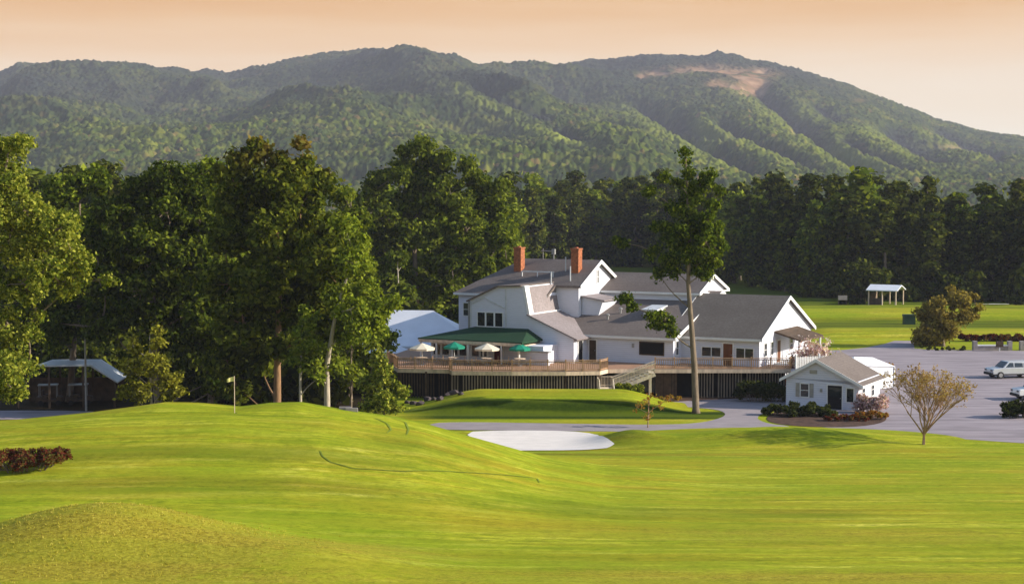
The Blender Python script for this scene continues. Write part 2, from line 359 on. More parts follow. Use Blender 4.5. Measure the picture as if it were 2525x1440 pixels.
def flat_sheet(name, pts, z, m):
    mb = MB(); mb.add([(x, y, z) for x, y in pts], [tuple(range(len(pts)))]); o = mb.build(name, m)
    bm = bmesh.new(); bm.from_mesh(o.data); bmesh.ops.triangulate(bm, faces=bm.faces)
    for f in bm.faces:
        if f.normal.z < 0: f.normal_flip()
    bm.to_mesh(o.data); bm.free(); return tag(o, kind='structure')
def inside(poly, x, y):
    c = np.zeros(x.shape, bool); n = len(poly)
    for i in range(n):
        x1, y1 = poly[i]; x2, y2 = poly[(i + 1) % n]
        k = ((y1 > y) != (y2 > y)) & (x < (x2 - x1) * (y - y1) / (y2 - y1 + 1e-12) + x1); c ^= k
    return c
def drape(name, poly, res, off, m, lip=0):
    p = np.array(poly); gx = np.arange(p[:, 0].min(), p[:, 0].max() + res, res); gy = np.arange(p[:, 1].min(), p[:, 1].max() + res, res)
    A, B = np.meshgrid(gx, gy); idn = np.arange(A.size).reshape(A.shape)
    f = np.stack([idn[:-1, :-1], idn[:-1, 1:], idn[1:, 1:], idn[1:, :-1]], -1).reshape(-1, 4)
    cx = A.ravel()[f].mean(1); cy = B.ravel()[f].mean(1); f = f[inside(poly, cx, cy)]
    u, inv = np.unique(f, return_inverse=True); vx = A.ravel()[u].copy(); vy = B.ravel()[u].copy()
    cnt = np.bincount(inv.ravel(), minlength=len(u)); Pn = np.array(poly); Qn = np.roll(Pn, -1, 0)
    for i in np.where(cnt < 4)[0]:        # pull the rim onto the outline
        w_ = np.array([vx[i], vy[i]]); e_ = Qn - Pn; k_ = np.clip(((w_ - Pn) * e_).sum(1) / (e_ ** 2).sum(1), 0, 1); c_ = Pn + e_ * k_[:, None]
        j_ = ((c_ - w_) ** 2).sum(1).argmin(); vx[i], vy[i] = c_[j_]
    o = np_mesh(name, np.stack([vx, vy, gz(vx, vy) + off], -1), inv.reshape(f.shape), m, smooth=True); return tag(o, kind='structure')
def smooth_poly(pts, k=3):
    for _ in range(k):
        q = []
        for i in range(len(pts)):
            a = pts[i]; b = pts[(i + 1) % len(pts)]
            q += [(a[0] * .75 + b[0] * .25, a[1] * .75 + b[1] * .25), (a[0] * .25 + b[0] * .75, a[1] * .25 + b[1] * .75)]
        pts = q
    return pts
EXPO = 0.65; HAZE_D = 1.0e-4
SKY_C = [(1.05,.95,.78),(1.02,.81,.57),(.97,.67,.39),(.89,.53,.23),(.82,.43,.14)]
SHEET = {'bunker': [(-4.02, 130.38), (-0.74, 131.28), (4.54, 131.05), (6.82, 129.27), (6.93, 126.46), (8.18, 122.37), (4.2, 121.39), (-1.3, 121.39), (-2.29, 125.2)],
 'far_bunker': [(78.36, 276.1), (83.97, 282.22), (85.07, 276.1), (81.85, 266.47), (76.3, 266.47)],
 'left_path': [(-50.88, 143.19), (-40.95, 143.73), (-35.9, 142.65), (-35.36, 139.5), (-40.36, 137.98), (-48.86, 137.47)],
 'lot': [(36.25, 198.53), (42.67, 200.62), (49.4, 210.02), (57.39, 228.93), (57.23, 221.61), (49.74, 202.75), (52.1, 200.09), (66.65, 198.53), (50.95, 147.07), (41.63, 123.57), (33.37, 127.74), (24.8, 133.6), (23.61, 136.48),
         (27.55, 159.42), (31.94, 182.36)],
 'mulch': [(8.06, 154.56), (14.97, 157.77), (26.9, 156.79), (25.94, 151.17), (16.4, 149.09), (12.48, 147.07), (10.42, 149.39)],
 'mulch_bed': [(21.38, 136.48), (22.79, 142.11), (24.86, 144.83), (28.09, 140.01), (32.8, 142.11), (31.74, 135.99), (28.02, 132.89), (23.45, 133.6)],
 'path': [(-7.2, 134.55), (-5.58, 136.48), (4.68, 135.27), (11.43, 134.55), (15.57, 135.27), (18.07, 138.73), (18.9, 141.85), (18.12, 144.83), (13.94, 146.79), (12.58, 148.22), (16.57, 150.57), (26.36, 153.62), (26.91, 147.07),
          (23.05, 143.73), (20.9, 138.99), (21.36, 135.27), (23.45, 133.6), (21.9, 128.39), (17.17, 126.88), (14.36, 130.38), (1.24, 131.28), (-6.72, 131.74)],
 'tracks': [([(-10.93, 91.8), (-10.7, 90.8), (-10.12, 89.7), (-8.79, 88.8), (-5.9, 89.2), (-1.46, 92.8), (1.5, 95.0), (1.6, 93.7)], 0.14), ([(-8.81, 103.7), (-7.93, 102.5), (-7.53, 100.5), (-7.67, 99.1)], 0.14),
            ([(-8.08, 106.1), (-6.92, 104.7), (-6.51, 101.6), (-6.5, 99.5)], 0.14)]}
drape('bunker', smooth_poly(SHEET['bunker'], 1), .22, .05, M['sand'])
flat_sheet('path', smooth_poly(SHEET['path'], 2), .03, M['gravel_path'])
flat_sheet('parking_lot', smooth_poly(SHEET['lot'], 1), .022, M['asphalt'])
flat_sheet('path', smooth_poly(SHEET['left_path'], 1), .03, M['asphalt'])
drape('bunker', SHEET['far_bunker'], .6, .25, M['sand'])
flat_sheet('mulch', smooth_poly(SHEET['mulch'], 1), .026, M['mulch'])
flat_sheet('mulch', smooth_poly(SHEET['mulch_bed'], 2), .034, M['mulch'])
def strip(name, pts, w, off, m):
    vs = []; fs = []
    P = [Vector((a, b, 0)) for a, b in pts]
    Q = []
    for i in range(len(P) - 1):
        n = max(1, int((P[i + 1] - P[i]).length / .35))
        for k in range(n): Q.append(P[i].lerp(P[i + 1], k / n))
    Q.append(P[-1])
    for i, q in enumerate(Q):
        d = (Q[min(i + 1, len(Q) - 1)] - Q[max(i - 1, 0)]).normalized(); nrm = Vector((-d.y, d.x, 0))
        ww = w * (.4 + .6 * math.sin(math.pi * (i + .5) / len(Q)) ** .5)
        for sgn in (-1, 1):
            v = q + nrm * (sgn * ww / 2); vs.append((v.x, v.y, gz1(v.x, v.y) + off))
    for i in range(len(Q) - 1): fs.append((2 * i, 2 * i + 1, 2 * i + 3, 2 * i + 2))
    o = MB().add(vs, fs).build(name, m, fix=False); return tag(o, kind='structure')
for pts, w in SHEET['tracks']: strip('tyre_track', pts, w, .03, M['track'])

# ------------------------------------------------------------------ mountains
def mountain():
    U = np.concatenate([np.arange(-.66, -.36, .0022), np.linspace(-.36, .36, 1060), np.arange(.3622, .66, .0022)]); Yv = np.concatenate([np.arange(1150, 1500, 8), np.arange(1500, 3620, 3.1), np.arange(3620, 4150, 30)])
    u, y = np.meshgrid(U, Yv); x = u * y
    ridge_u = np.array([-.66, -.55, -.44, -.36, -.3155, -.303, -.278, -.253, -.2155, -.185, -.173, -.155, -.14, -.115, -.09, -.065, -.053, -.04, -.022, -.013, .007, .027, .047, .082, .11, .126, .140, .16, .185, .21, .235, .26, .285, .3155, .36, .44, .66])
    ridge_r = np.array([330, 270, 225, 208, 190, 172, 161, 168, 179, 184, 187, 174, 162, 144, 132, 130, 134, 148, 162, 168, 165, 164, 159, 150, 147, 146, 152, 166, 194, 224, 262, 300, 328, 348, 373, 398, 425])
    rr = np.interp(u, ridge_u, ridge_r)
    zr = (480 - rr) / 4000 * 3500                       # ridge height above eye level at 3500 m
    t = np.clip((y - 1250) / 2250, 0, 1)
    prof = .72 * t ** 1.0 + .28 * t ** 2.2
    z = -2 + (zr + CAM_H) * prof
    # spurs and foothills that partly hide what lies behind them
    warp = 300 * (fbm(x / 900 + 3, y / 900) - .5)
    sp = fbm((x + .35 * y + warp) / 330, (y - .3 * x) / 620 + 5, 5) - .47
    env = np.sin(np.pi * np.clip(t, 0, 1)) ** .6
    rg = 1 - np.abs(2 * fbm((x + .5 * y + warp) / 520 + 9, (y - .4 * x) / 900 + 2, 3) - .95) * 2.2
    left = 1 - sst(.06, .12, u)
    z = z + env * (150 * sp * (.35 + .65 * left) + 55 * rg * left)
    # a nearer shoulder on the far left
    z = z + 10 * np.exp(-((u + .255) / .05) ** 2 - ((t - .78) / .10) ** 2)
    z = z + 5 * sst(.119, .124, u) * (1 - sst(.138, .142, u)) * np.exp(-((t - 1.0) / .035) ** 2)
    el = 480 - (z - CAM_H) * 4000 / y                   # steepness seen from the valley: used to lay gullies down the fall line
    # diagonal gullies with conifers, shade put into their colour, on the right-hand mountain
    dark = np.zeros_like(z); pale = np.zeros_like(z)
    for (u0, e0, u1, e1, wd, dp) in (a_ for a_ in ((.083, 262, .150, 432, .0062, 34), (.102, 290, .135, 350, .0045, 16), (.128, 300, .190, 425, .0052, 26), (.150, 212, .222, 432, .0058, 34), (.186, 262, .200, 300, .0042, 14),
                                     (.205, 340, .245, 425, .004, 16), (.232, 322, .262, 402, .0055, 20), (.262, 330, .300, 400, .004, 12), (-.02, 215, .02, 300, .006, 10), (.027, 318, .040, 350, .006, 14))):
        wd = wd * 1.3
        k = np.clip((el - e0) / (e1 - e0), 0, 1); cu = u0 + (u1 - u0) * k ** 1.15 + .003 * (fbm(y / 160, y * 0 + u0 * 100) - .5)
        on = sst(e0 - 14, e0 + 12, el) * (1 - sst(e1 - 8, e1 + 18, el)); g = on * np.exp(-((u - cu) / wd) ** 2)
        z = z - 1.05 * dp * g * env; dark = np.maximum(dark, g)
        pale = np.maximum(pale, on * .7 * np.exp(-((u - cu + wd * 2.2) / (wd * .9)) ** 2))
    dark = np.maximum(dark, .62 * (1 - sst(205, 330, el)) * (.35 + 1.3 * fbm(x / 260, y / 260 + 40)))
    bare = np.zeros_like(z)
    for (uc, e, wu, we, s_) in ((.090, 187, .008, 9, 1), (.102, 182, .008, 6, .9), (.118, 178, .012, 7, 1), (.135, 185, .012, 7, 1), (.147, 196, .012, 10, 1.1), (.152, 186, .006, 6, .9), (.128, 217, .007, 9, 1), (.139, 222, .008, 9, 1.1), (.148, 205, .009, 10, 1), (.154, 212, .004, 6, .8),
                              (.143, 238, .005, 6, .8), (.176, 331, .0035, 8, 1.2), (.270, 371, .007, 5, .6), (.213, 262, .004, 5, .3), (.080, 196, .004, 6, .7)):
        bare = np.maximum(bare, s_ * np.exp(-((u - uc) / wu) ** 2 - ((el - e) / we) ** 2))
    bare = np.clip(bare * (.35 + 1.3 * fbm(x / 45, y / 60)), 0, 1)
    yel = np.exp(-((u - .030 - (el - 350) * .0006) / .007) ** 2 - ((el - 350) / 24) ** 2)
    # keep the skyline where the ridge runs
    top = ((z - CAM_H) * 4000 / y)[(t > .5).any(1)].max(0); ker = np.hanning(91); ker /= ker.sum(); top = np.convolve(np.pad(top, 45, 'edge'), ker, 'valid'); z = CAM_H + (z - CAM_H) * np.where(z > CAM_H, (1 + ((480 - rr[0]) / top - 1) * sst(.2, .75, t)), 1)
    z = z - sst(3500, 4100, y) * 120
    # canopy: one dome per tree, irregular stands
    def domes(s, h, seed):
        cx = x / s; cy = y / s; ix = np.floor(cx); iy = np.floor(cy); best = np.full(x.shape, 9.); hh = np.zeros_like(x)
        for dx in (-1, 0, 1):
            for dy in (-1, 0, 1):
                jx = (ix + dx).astype(int); jy = (iy + dy).astype(int)
                r1 = _T[(jx * 7 + seed) % 256, (jy * 13) % 256]; r2 = _T[(jx * 5 + 91) % 256, (jy * 11 + seed) % 256]; r3 = _T[(jx * 3 + 40) % 256, (jy * 17 + seed) % 256]
                d = (cx - (ix + dx + .1 + .8 * r1)) ** 2 + (cy - (iy + dy + .1 + .8 * r2)) ** 2
                c = d < best; best = np.where(c, d, best); hh = np.where(c, r3, hh)
        return np.sqrt(np.clip(1 - best * 1.4, 0, 1)) * h * (.25 + 1.1 * hh)
    cov = 1 - np.clip(bare * 1.4, 0, 1)
    z = z + (domes(5.2, 4.6, 3) + domes(9.5, 3.6, 50) + 11 * (fbm(x / 34, y / 34, 4) - .45)) * cov
    n, m_ = u.shape; idn = np.arange(n * m_).reshape(n, m_)
    f = np.stack([idn[:-1, :-1], idn[:-1, 1:], idn[1:, 1:], idn[1:, :-1]], -1).reshape(-1, 4)
    mt, nt, out = mat('forested mountain')
    ab = nd(nt, 'ShaderNodeAttribute', attribute_name='bare'); ad = nd(nt, 'ShaderNodeAttribute', attribute_name='conifer_shade'); ay = nd(nt, 'ShaderNodeAttribute', attribute_name='meadow')
    v = coords(nt, (1, .7, .7))
    vo = nd(nt, 'ShaderNodeTexVoronoi'); vo.inputs['Scale'].default_value = .15; nt.links.new(v, vo.inputs['Vector'])
    sp_ = nd(nt, 'ShaderNodeSeparateColor'); nt.links.new(vo.outputs['Color'], sp_.inputs[0])
    c = ramp(nt, sp_.outputs[0], [(0, (.018, .034, .005)), (.35, (.046, .072, .008)), (.7, (.088, .115, .012)), (.93, (.16, .175, .022)), (1, (.17, .10, .04))])
    c = mix(nt, ramp(nt, noise(nt, v, .007, 5, .65), [(.42, 0.0), (.58, .7)]), c, (.024, .040, .018))
    c = mix(nt, ramp(nt, noise(nt, v, .02, 3), [(.56, 0.0), (.68, .5)]), c, (.20, .20, .035))
    c = mix(nt, ad.outputs['Fac'], c, (.018, .024, .026))
    c = mix(nt, ay.outputs['Fac'], c, (.26, .30, .04))
    bc = ramp(nt, noise(nt, v, .03, 4), [(.38, (.12, .11, .05)), (.5, (.30, .17, .10)), (.65, (.42, .27, .17))])
    c = mix(nt, ab.outputs['Fac'], c, bc)
    d = nd(nt, 'ShaderNodeBsdfDiffuse'); nt.links.new(c, d.inputs[0]); nt.links.new(d.outputs[0], out.inputs[0])
    o = np_mesh('mountain', np.stack([x.ravel(), y.ravel(), z.ravel()], -1), f, mt, smooth=False)
    for nm, arr in (('bare', bare * 1.3), ('conifer_shade', dark * 1.1), ('meadow', np.maximum(yel * .8, pale * .55))):
        at = o.data.attributes.new(nm, 'FLOAT', 'POINT'); at.data.foreach_set('value', np.clip(arr, 0, 1).astype(np.float32).ravel())
    tag(o, kind='structure'); return float(z.max())
ZTOP = mountain()

# ------------------------------------------------------------------ foliage
def leaf_cloud(centers, rad, per, size, flat=.75, up=.25, rg=rng):
    """leaf sized quads spread through balls: centers (N,3), rad (N,), per leaves each"""
    C = np.repeat(np.asarray(centers, float), per, 0); Rr = np.repeat(np.asarray(rad, float), per)
    n = len(C); d = rg.normal(size=(n, 3)); d /= np.linalg.norm(d, axis=1, keepdims=True)
    k = rg.random(n) ** .5 * np.where(rg.random(n) < .12, 1.45, 1.0); pos = C + d * (Rr * k)[:, None] * np.array([1, 1, flat])
    nrm = d * .7 + rg.normal(size=(n, 3)) * .55 + np.array([0, 0, up]); nrm /= np.linalg.norm(nrm, axis=1, keepdims=True)
    a = np.cross(nrm, rg.normal(size=(n, 3))); a /= np.linalg.norm(a, axis=1, keepdims=True) + 1e-9; b = np.cross(nrm, a)
    s = size * (.55 + .9 * rg.random(n)); a = a * (s * .75)[:, None]; b = b * (s * .45)[:, None]
    bend = nrm * (s * .15)[:, None]
    V = np.stack([pos - a - bend, pos + b, pos + a - bend, pos - b], 1).reshape(-1, 3)
    return V, np.arange(len(V)).reshape(-1, 4)
def blob_clusters(blobs, rc, k, rg=rng):
    C = []; Q = []
    for (x, y, z, r) in blobs:
        n = max(3, int(k * (r / rc) ** 2)); d = rg.normal(size=(n, 3)); d /= np.linalg.norm(d, axis=1, keepdims=True)
        rr = np.maximum(r - rc * .7, .15 * r) * (.45 + .55 * rg.random(n) ** .5)
        C.append(np.array([x, y, z]) + d * rr[:, None] * np.array([1, 1, .92])); Q.append(rc * (.55 + .75 * rg.random(n)))
    return np.concatenate(C), np.concatenate(Q)
def branch_pts(a, b, n=5, sag=.12, rr=random):
    a = Vector(a); b = Vector(b); L = (b - a).length; out = []
    j = Vector((rr.uniform(-1, 1), rr.uniform(-1, 1), rr.uniform(-.3, .6))) * L * sag
    for k in range(n):
        t = k / (n - 1); out.append(a.lerp(b, t) + j * math.sin(math.pi * t))
    return out
def make_tree(name, base, spine, r0, blobs, lm, bark, rc, k, per, size, label=None, cat='tree', group=None, twigs=1, flat=.75, crown='crown'):
    """base: world point; spine: trunk points, blobs (x,y,z,r): all relative to base"""
    root = empty(name, base, 0, label, cat, group)
    tb = MB(); sp = [Vector(p) for p in spine]; n = len(sp)
    rad = [r0 * (1 - .8 * i / (n - 1)) for i in range(n)]; rad[0] *= 1.35
    sp2 = [sp[0], sp[0].lerp(sp[1], .12)] + sp[1:]; rad2 = [rad[0], r0] + rad[1:]
    tb.tube(sp2, rad2, 8)
    C, Q = blob_clusters(blobs, rc, k)
    done = []
    for (x, y, z, r) in sorted(blobs, key=lambda q: q[0] ** 2 + q[1] ** 2 + .3 * q[2] ** 2):
        b = Vector((x, y, z)); cand = [p for p in [sp[q_ // 4].lerp(sp[min(q_ // 4 + 1, n - 1)], (q_ % 4) / 4) for q_ in range(4 * n)] if p.z < z - .3 * r] or [sp[0]]
        # a limb leaves the trunk below the lobe it carries
        i = min(range(len(cand)), key=lambda q: abs((z - cand[q].z) - (Vector((x, y)) - cand[q].xy).length * .9))
        a = cand[i]; near = [p for p in done if p.z < z + .2 and (p - b).length < (a - b).length * .8]
        if near: a = min(near, key=lambda p: (p - b).length)
        done.append(b); rb = min(.14, max(.03, r0 * .26 * (1 - a.z / (sp[-1].z + 2)) + .025))
        pts = branch_pts(a, b, 6); tb.tube(pts, [rb * (1 - .7 * q / 5) for q in range(6)], 5, False)
    if twigs:
        bl = np.array([bb[:3] for bb in blobs])
        for i in range(0, len(C), max(1, int(3 / twigs))):
            q = bl[np.argmin(((bl - C[i]) ** 2).sum(1))]
            tb.tube(branch_pts(q, C[i], 3), [.05 * r0 / .3 + .015, .03 * r0 / .3 + .012, .012], 3, False)
    tb.build('trunk', bark, root, True, False)
    V, Fq = leaf_cloud(C, Q, per, size, flat)
    np_mesh(crown, V, Fq, lm, root)
    return root
TREES = [{'name': 'broadleaf_tree',
  'at': (-32.46, 97),
  'spine': [(0, 0, 0), (0.29, 0, 6.87), (1.88, 0, 13.68), (2.43, 0, 17.06)],
  'r0': 0.3,
  'blobs': [(1.86, 1.04, 17.08, 1.58), (1.55, 0.38, 16.94, 1.26), (3.31, -0.49, 17.64, 1.02), (2.2, 0.65, 15.37, 1.46), (2.72, -1.96, 15.34, 1.16), (3.68, -1.13, 13.69, 1.7), (3.22, 2.66, 13.27, 1.36), (5.05, 0.74, 12.69, 1.7),
            (5.95, -2.27, 12.55, 1.36), (2.53, -0.65, 11.76, 1.94), (2.17, 2.39, 11.5, 1.55), (4.17, 1.13, 10.72, 1.82), (5.17, -2.77, 10.27, 1.46), (6.37, -0.64, 10.79, 1.33), (5.41, 1.84, 10.81, 1.07), (3.38, -0.43, 9.33, 1.7),
            (2.68, 1.96, 9.06, 1.36), (5.43, 0.02, 9.31, 1.21), (5.63, 1.07, 9.1, 0.97), (6.81, -0.09, 9.8, 0.73), (0.65, 0.08, 14.16, 2.18), (1.84, -2.04, 14.01, 1.75), (-0.16, 1.51, 9.23, 2.18), (0.91, -3.48, 8.92, 1.75),
            (8.21, 0.12, 9.55, 0.39), (2.26, -0.08, 6.88, 1.46), (1.78, 1.39, 6.22, 1.16), (3.44, 0.0, 6.14, 1.09), (1.69, 0.81, 4.34, 1.7), (2.9, -2.34, 4.46, 1.36), (3.24, 0.56, 4.37, 0.97), (2.49, -0.26, 2.99, 1.21),
            (2.65, -0.83, 3.05, 0.97), (0.17, -0.49, 4.48, 1.94), (-0.15, 2.24, 3.78, 1.55), (3.88, 0.24, 7.34, 0.61)],
  'leaf': 'yellow',
  'bark': 'bark',
  'rc': 0.55,
  'k': 3.6,
  'per': 60,
  'size': 0.15,
  'label': 'sunlit yellow green tree cut by the left edge of the photo'},
 {'name': 'broadleaf_tree',
  'at': (-30.5, 140),
  'spine': [(0, 0, 0), (-0.38, 0, 2.79), (-0.6, 0, 12.13), (-0.49, 0, 20.69)],
  'r0': 0.42,
  'blobs': [(1.25, -0.79, 21.03, 2.1), (0.3, 2.68, 20.65, 1.68), (-1.45, 0.35, 20.0, 1.93), (-1.53, 1.38, 19.32, 1.54), (3.18, -0.09, 19.65, 2.1), (2.25, 1.98, 19.1, 1.68), (-3.17, 0.12, 18.25, 2.1), (-2.84, -2.01, 17.59, 1.68),
            (0.94, -1.15, 17.92, 2.98), (0.78, 3.83, 17.37, 2.38), (3.67, 0.85, 16.49, 2.45), (2.89, 1.35, 15.54, 1.96), (-5.01, -0.92, 17.91, 1.4), (-5.43, 2.18, 17.83, 1.12), (-6.04, 0.24, 15.45, 1.75),
            (-5.22, -1.81, 14.88, 1.4), (-2.03, -0.48, 15.12, 3.15), (-0.44, -2.36, 15.28, 2.52), (1.83, -0.64, 13.73, 3.33), (-0.05, 3.64, 13.53, 2.66), (3.83, 1.64, 12.93, 2.45), (5.39, -3.85, 12.4, 1.96),
            (-5.26, -0.28, 12.32, 2.45), (-4.7, -1.93, 12.0, 1.96), (-1.39, -0.44, 10.93, 3.33), (-1.19, 3.44, 9.87, 2.66), (2.33, 1.84, 9.37, 2.98), (4.72, -4.52, 9.13, 2.38), (-4.78, -1.02, 8.52, 2.1),
            (-4.05, -0.87, 7.77, 1.68), (-0.18, 0.24, 8.07, 2.45), (-0.31, 1.96, 6.94, 1.96), (3.85, -0.7, 6.74, 2.1), (2.46, 2.59, 5.74, 1.68), (-8.97, 1.48, 7.97, 2.1), (-8.93, 0.41, 8.2, 1.68), (-10.62, 1.2, 10.12, 2.1),
            (-10.83, 0.69, 9.55, 1.68), (2.06, 1.13, 4.44, 2.1), (2.3, 0.76, 3.88, 1.68), (4.79, -0.31, 3.18, 1.75), (5.03, -1.27, 2.66, 1.4), (-2.14, -0.56, 5.32, 1.75), (-2.06, 2.13, 4.95, 1.4)],
  'leaf': 'deep',
  'bark': 'bark',
  'rc': 0.9,
  'k': 3.3,
  'per': 78,
  'size': 0.28,
  'label': 'broad dark green tree behind the golden bush and right of the sunlit edge tree'},
 {'name': 'broadleaf_tree',
  'at': (-27.22, 146),
  'spine': [(0, 0, 0), (-0.03, 0, 2.45), (0.06, 0, 12.0), (0.15, 0, 20.75)],
  'r0': 0.35,
  'blobs': [(-0.25, -1.54, 21.1, 2.19), (-0.73, 3.51, 21.23, 1.75), (1.16, -1.44, 19.3, 2.19), (0.34, 3.41, 18.73, 1.75), (-1.44, -1.14, 18.58, 2.19), (-1.99, 3.11, 18.63, 1.75), (0.11, 0.13, 16.38, 2.56),
            (0.64, -2.43, 16.43, 2.04), (1.5, 0.34, 13.45, 2.56), (0.21, 1.96, 12.43, 2.04), (-0.58, -0.41, 11.29, 2.92), (-1.94, 3.04, 10.82, 2.34), (0.7, 0.41, 8.31, 2.92), (-0.31, 2.22, 8.15, 2.34), (-1.51, 0.31, 5.37, 2.56),
            (-0.91, 1.99, 4.38, 2.04), (1.56, -0.46, 5.44, 2.19), (0.41, 2.43, 4.5, 1.75), (0.04, -0.32, 2.86, 1.82), (-0.04, 1.97, 1.98, 1.46)],
  'leaf': 'broad',
  'bark': 'bark',
  'rc': 0.9,
  'k': 3.2,
  'per': 76,
  'size': 0.27,
  'label': 'mid green broad tree between the tallest rusty topped tree and the broad dark tree'},
 {'name': 'broadleaf_tree',
  'at': (-41.15, 150),
  'spine': [(0, 0, 0), (0.54, 0, 6.15), (1.16, 0, 13.49), (1.27, 0, 20.05)],
  'r0': 0.35,
  'blobs': [(0.26, -1.37, 19.67, 2.25), (-1.71, 3.39, 19.11, 1.8), (2.35, -0.78, 20.41, 2.06), (1.83, 2.63, 20.54, 1.65), (-1.66, 0.03, 17.43, 2.25), (-2.19, 2.0, 16.56, 1.8), (0.95, 1.44, 16.28, 2.62), (2.54, -3.81, 15.95, 2.1),
            (3.28, 1.06, 14.02, 2.62), (3.18, 1.3, 13.25, 2.1), (0.82, -1.12, 12.61, 2.62), (1.8, -1.24, 12.61, 2.1), (-1.38, -1.36, 10.38, 2.25), (-3.6, 3.38, 9.72, 1.8), (1.74, 0.86, 8.73, 2.62), (1.82, -3.22, 9.21, 2.1),
            (5.33, -1.5, 8.9, 2.25), (4.6, -0.53, 8.53, 1.8), (-0.88, 0.62, 6.48, 1.88), (-0.57, -2.3, 6.16, 1.5)],
  'leaf': 'broad',
  'bark': 'bark',
  'rc': 0.9,
  'k': 3.2,
  'per': 76,
  'size': 0.27,
  'label': 'mid green tree behind the open shed right of the sunlit edge tree'},
 {'name': 'broadleaf_tree',
  'at': (-15.16, 150),
  'spine': [(0, 0, 0), (0.11, 0, 6.91), (0.25, 0, 13.31), (0.28, 0, 18.93)],
  'r0': 0.3,
  'blobs': [(-0.67, 0.15, 19.3, 1.5), (-0.4, 1.2, 19.24, 1.2), (0.42, 0.37, 17.05, 1.69), (0.99, 1.15, 16.44, 1.35), (-0.46, 1.44, 14.39, 2.25), (0.86, -3.46, 14.18, 1.8), (1.57, -0.15, 12.56, 1.88), (1.09, 1.84, 12.37, 1.5),
            (0.04, -0.01, 10.3, 2.25), (0.27, 2.04, 9.42, 1.8), (1.48, 0.53, 8.0, 2.06), (2.44, -2.38, 7.86, 1.65), (-0.79, 0.59, 7.24, 2.25), (-0.22, 1.44, 7.03, 1.8)],
  'leaf': 'deep',
  'bark': 'bark',
  'rc': 0.9,
  'k': 3.2,
  'per': 76,
  'size': 0.27,
  'label': 'dark tree filling the gap right of the tallest rusty topped tree'},
 {'name': 'broadleaf_tree',
  'at': (-18.66, 128),
  'spine': [(0, 0, 0), (0.06, 0, 5.82), (0.31, 0, 12.26), (0.05, 0, 18.66), (-0.88, 0, 22.17)],
  'r0': 0.34,
  'blobs': [(-1.17, -0.51, 22.95, 1.34), (-1.28, 1.72, 22.82, 1.08), (0.49, -0.68, 21.99, 1.15), (2.13, -0.53, 23.36, 0.77), (2.14, 0.09, 21.85, 1.28), (2.61, -1.24, 21.47, 1.02), (-2.37, -0.64, 21.84, 1.6),
            (-2.63, -0.8, 21.85, 1.28), (-3.64, -0.73, 20.88, 1.28), (-3.63, 1.88, 21.03, 1.02), (-0.01, 0.49, 20.26, 2.4), (1.01, -2.65, 20.24, 1.92), (3.63, -0.44, 20.25, 1.6), (3.17, -1.0, 19.93, 1.28),
            (-2.6, 0.59, 18.98, 2.4), (-3.39, 1.57, 18.65, 1.92), (2.17, -1.61, 18.04, 2.72), (1.0, -0.84, 17.91, 2.18), (-0.9, 0.9, 16.73, 3.04), (0.6, -3.63, 16.36, 2.43), (-3.77, -0.24, 16.11, 1.92),
            (-3.66, -1.49, 16.18, 1.54), (4.25, -0.54, 16.76, 1.92), (3.28, 2.27, 16.44, 1.54), (2.62, 2.18, 14.1, 3.04), (3.97, -4.91, 14.46, 2.43), (5.73, 0.4, 14.17, 1.6), (5.56, 1.04, 14.14, 1.28), (-0.74, 0.61, 12.87, 3.2),
            (-0.91, -3.49, 12.71, 2.56), (-3.59, 0.31, 12.25, 2.4), (-3.06, 1.85, 12.28, 1.92), (5.25, -1.21, 12.01, 1.92), (4.45, 2.94, 11.4, 1.54), (1.04, 1.59, 10.22, 3.04), (0.69, 1.15, 10.29, 2.43),
            (-2.58, -0.15, 9.06, 2.56), (-3.31, 2.46, 9.01, 2.05), (3.67, 1.28, 9.59, 1.92), (4.52, -3.01, 9.2, 1.54), (-4.18, 1.5, 5.99, 1.92), (-1.66, 2, 5.94, 1.76), (-3.31, 2, 3.64, 1.44), (0.75, -1.11, 7.22, 1.6),
            (0.41, -0.33, 7.18, 1.28)],
  'leaf': 'rusty',
  'bark': 'bark_red',
  'rc': 0.85,
  'k': 3.4,
  'per': 62,
  'size': 0.31,
  'label': 'tallest dark tree with rusty top and thick warm brown trunk on the green'},
 {'name': 'broadleaf_tree',
  'at': (-13.99, 122),
  'spine': [(0, 0, 0), (0.0, 0, 6.42), (0.77, 0, 10.72), (2.01, 0, 14.4)],
  'r0': 0.27,
  'blobs': [(1.35, 0.33, 11.32, 1.89), (2.03, -2.04, 10.78, 1.51), (3.02, 0.51, 11.92, 1.46), (3.39, 0.81, 11.47, 1.17), (2.06, -0.55, 14.11, 1.52), (2.32, 1.92, 14.08, 1.22), (3.83, -0.07, 10.42, 1.52), (3.56, 1.44, 10.39, 1.22),
            (5.08, -0.35, 11.21, 0.98), (2.55, 0.53, 9.46, 1.59), (2.5, -1.96, 9.09, 1.27), (1.01, 0.53, 8.84, 1.37), (1.28, 0.71, 8.91, 1.1), (-0.81, 0.21, 7.94, 1.22), (-0.98, -1.31, 8.2, 0.98), (3.77, 0.57, 8.84, 1.07),
            (-1.04, -0.45, 6.47, 1.07), (0.68, 0.5, 6.37, 0.92), (1.47, -0.52, 16.85, 1.28), (1.63, 1.68, 16.74, 1.02), (2.24, 0.91, 15.59, 1.37), (1.94, 0.32, 15.08, 1.1)],
  'leaf': 'broad',
  'bark': 'bark_light',
  'rc': 0.75,
  'k': 3.2,
  'per': 75,
  'size': 0.21,
  'label': 'bright green tree with pale slim trunk whose boughs overlap the white tent'},
 {'name': 'slim_tree',
  'at': (-15.82, 121),
  'spine': [(0, 0, 0), (-0.06, 0, 5.58), (0.12, 0, 9.55)],
  'r0': 0.15,
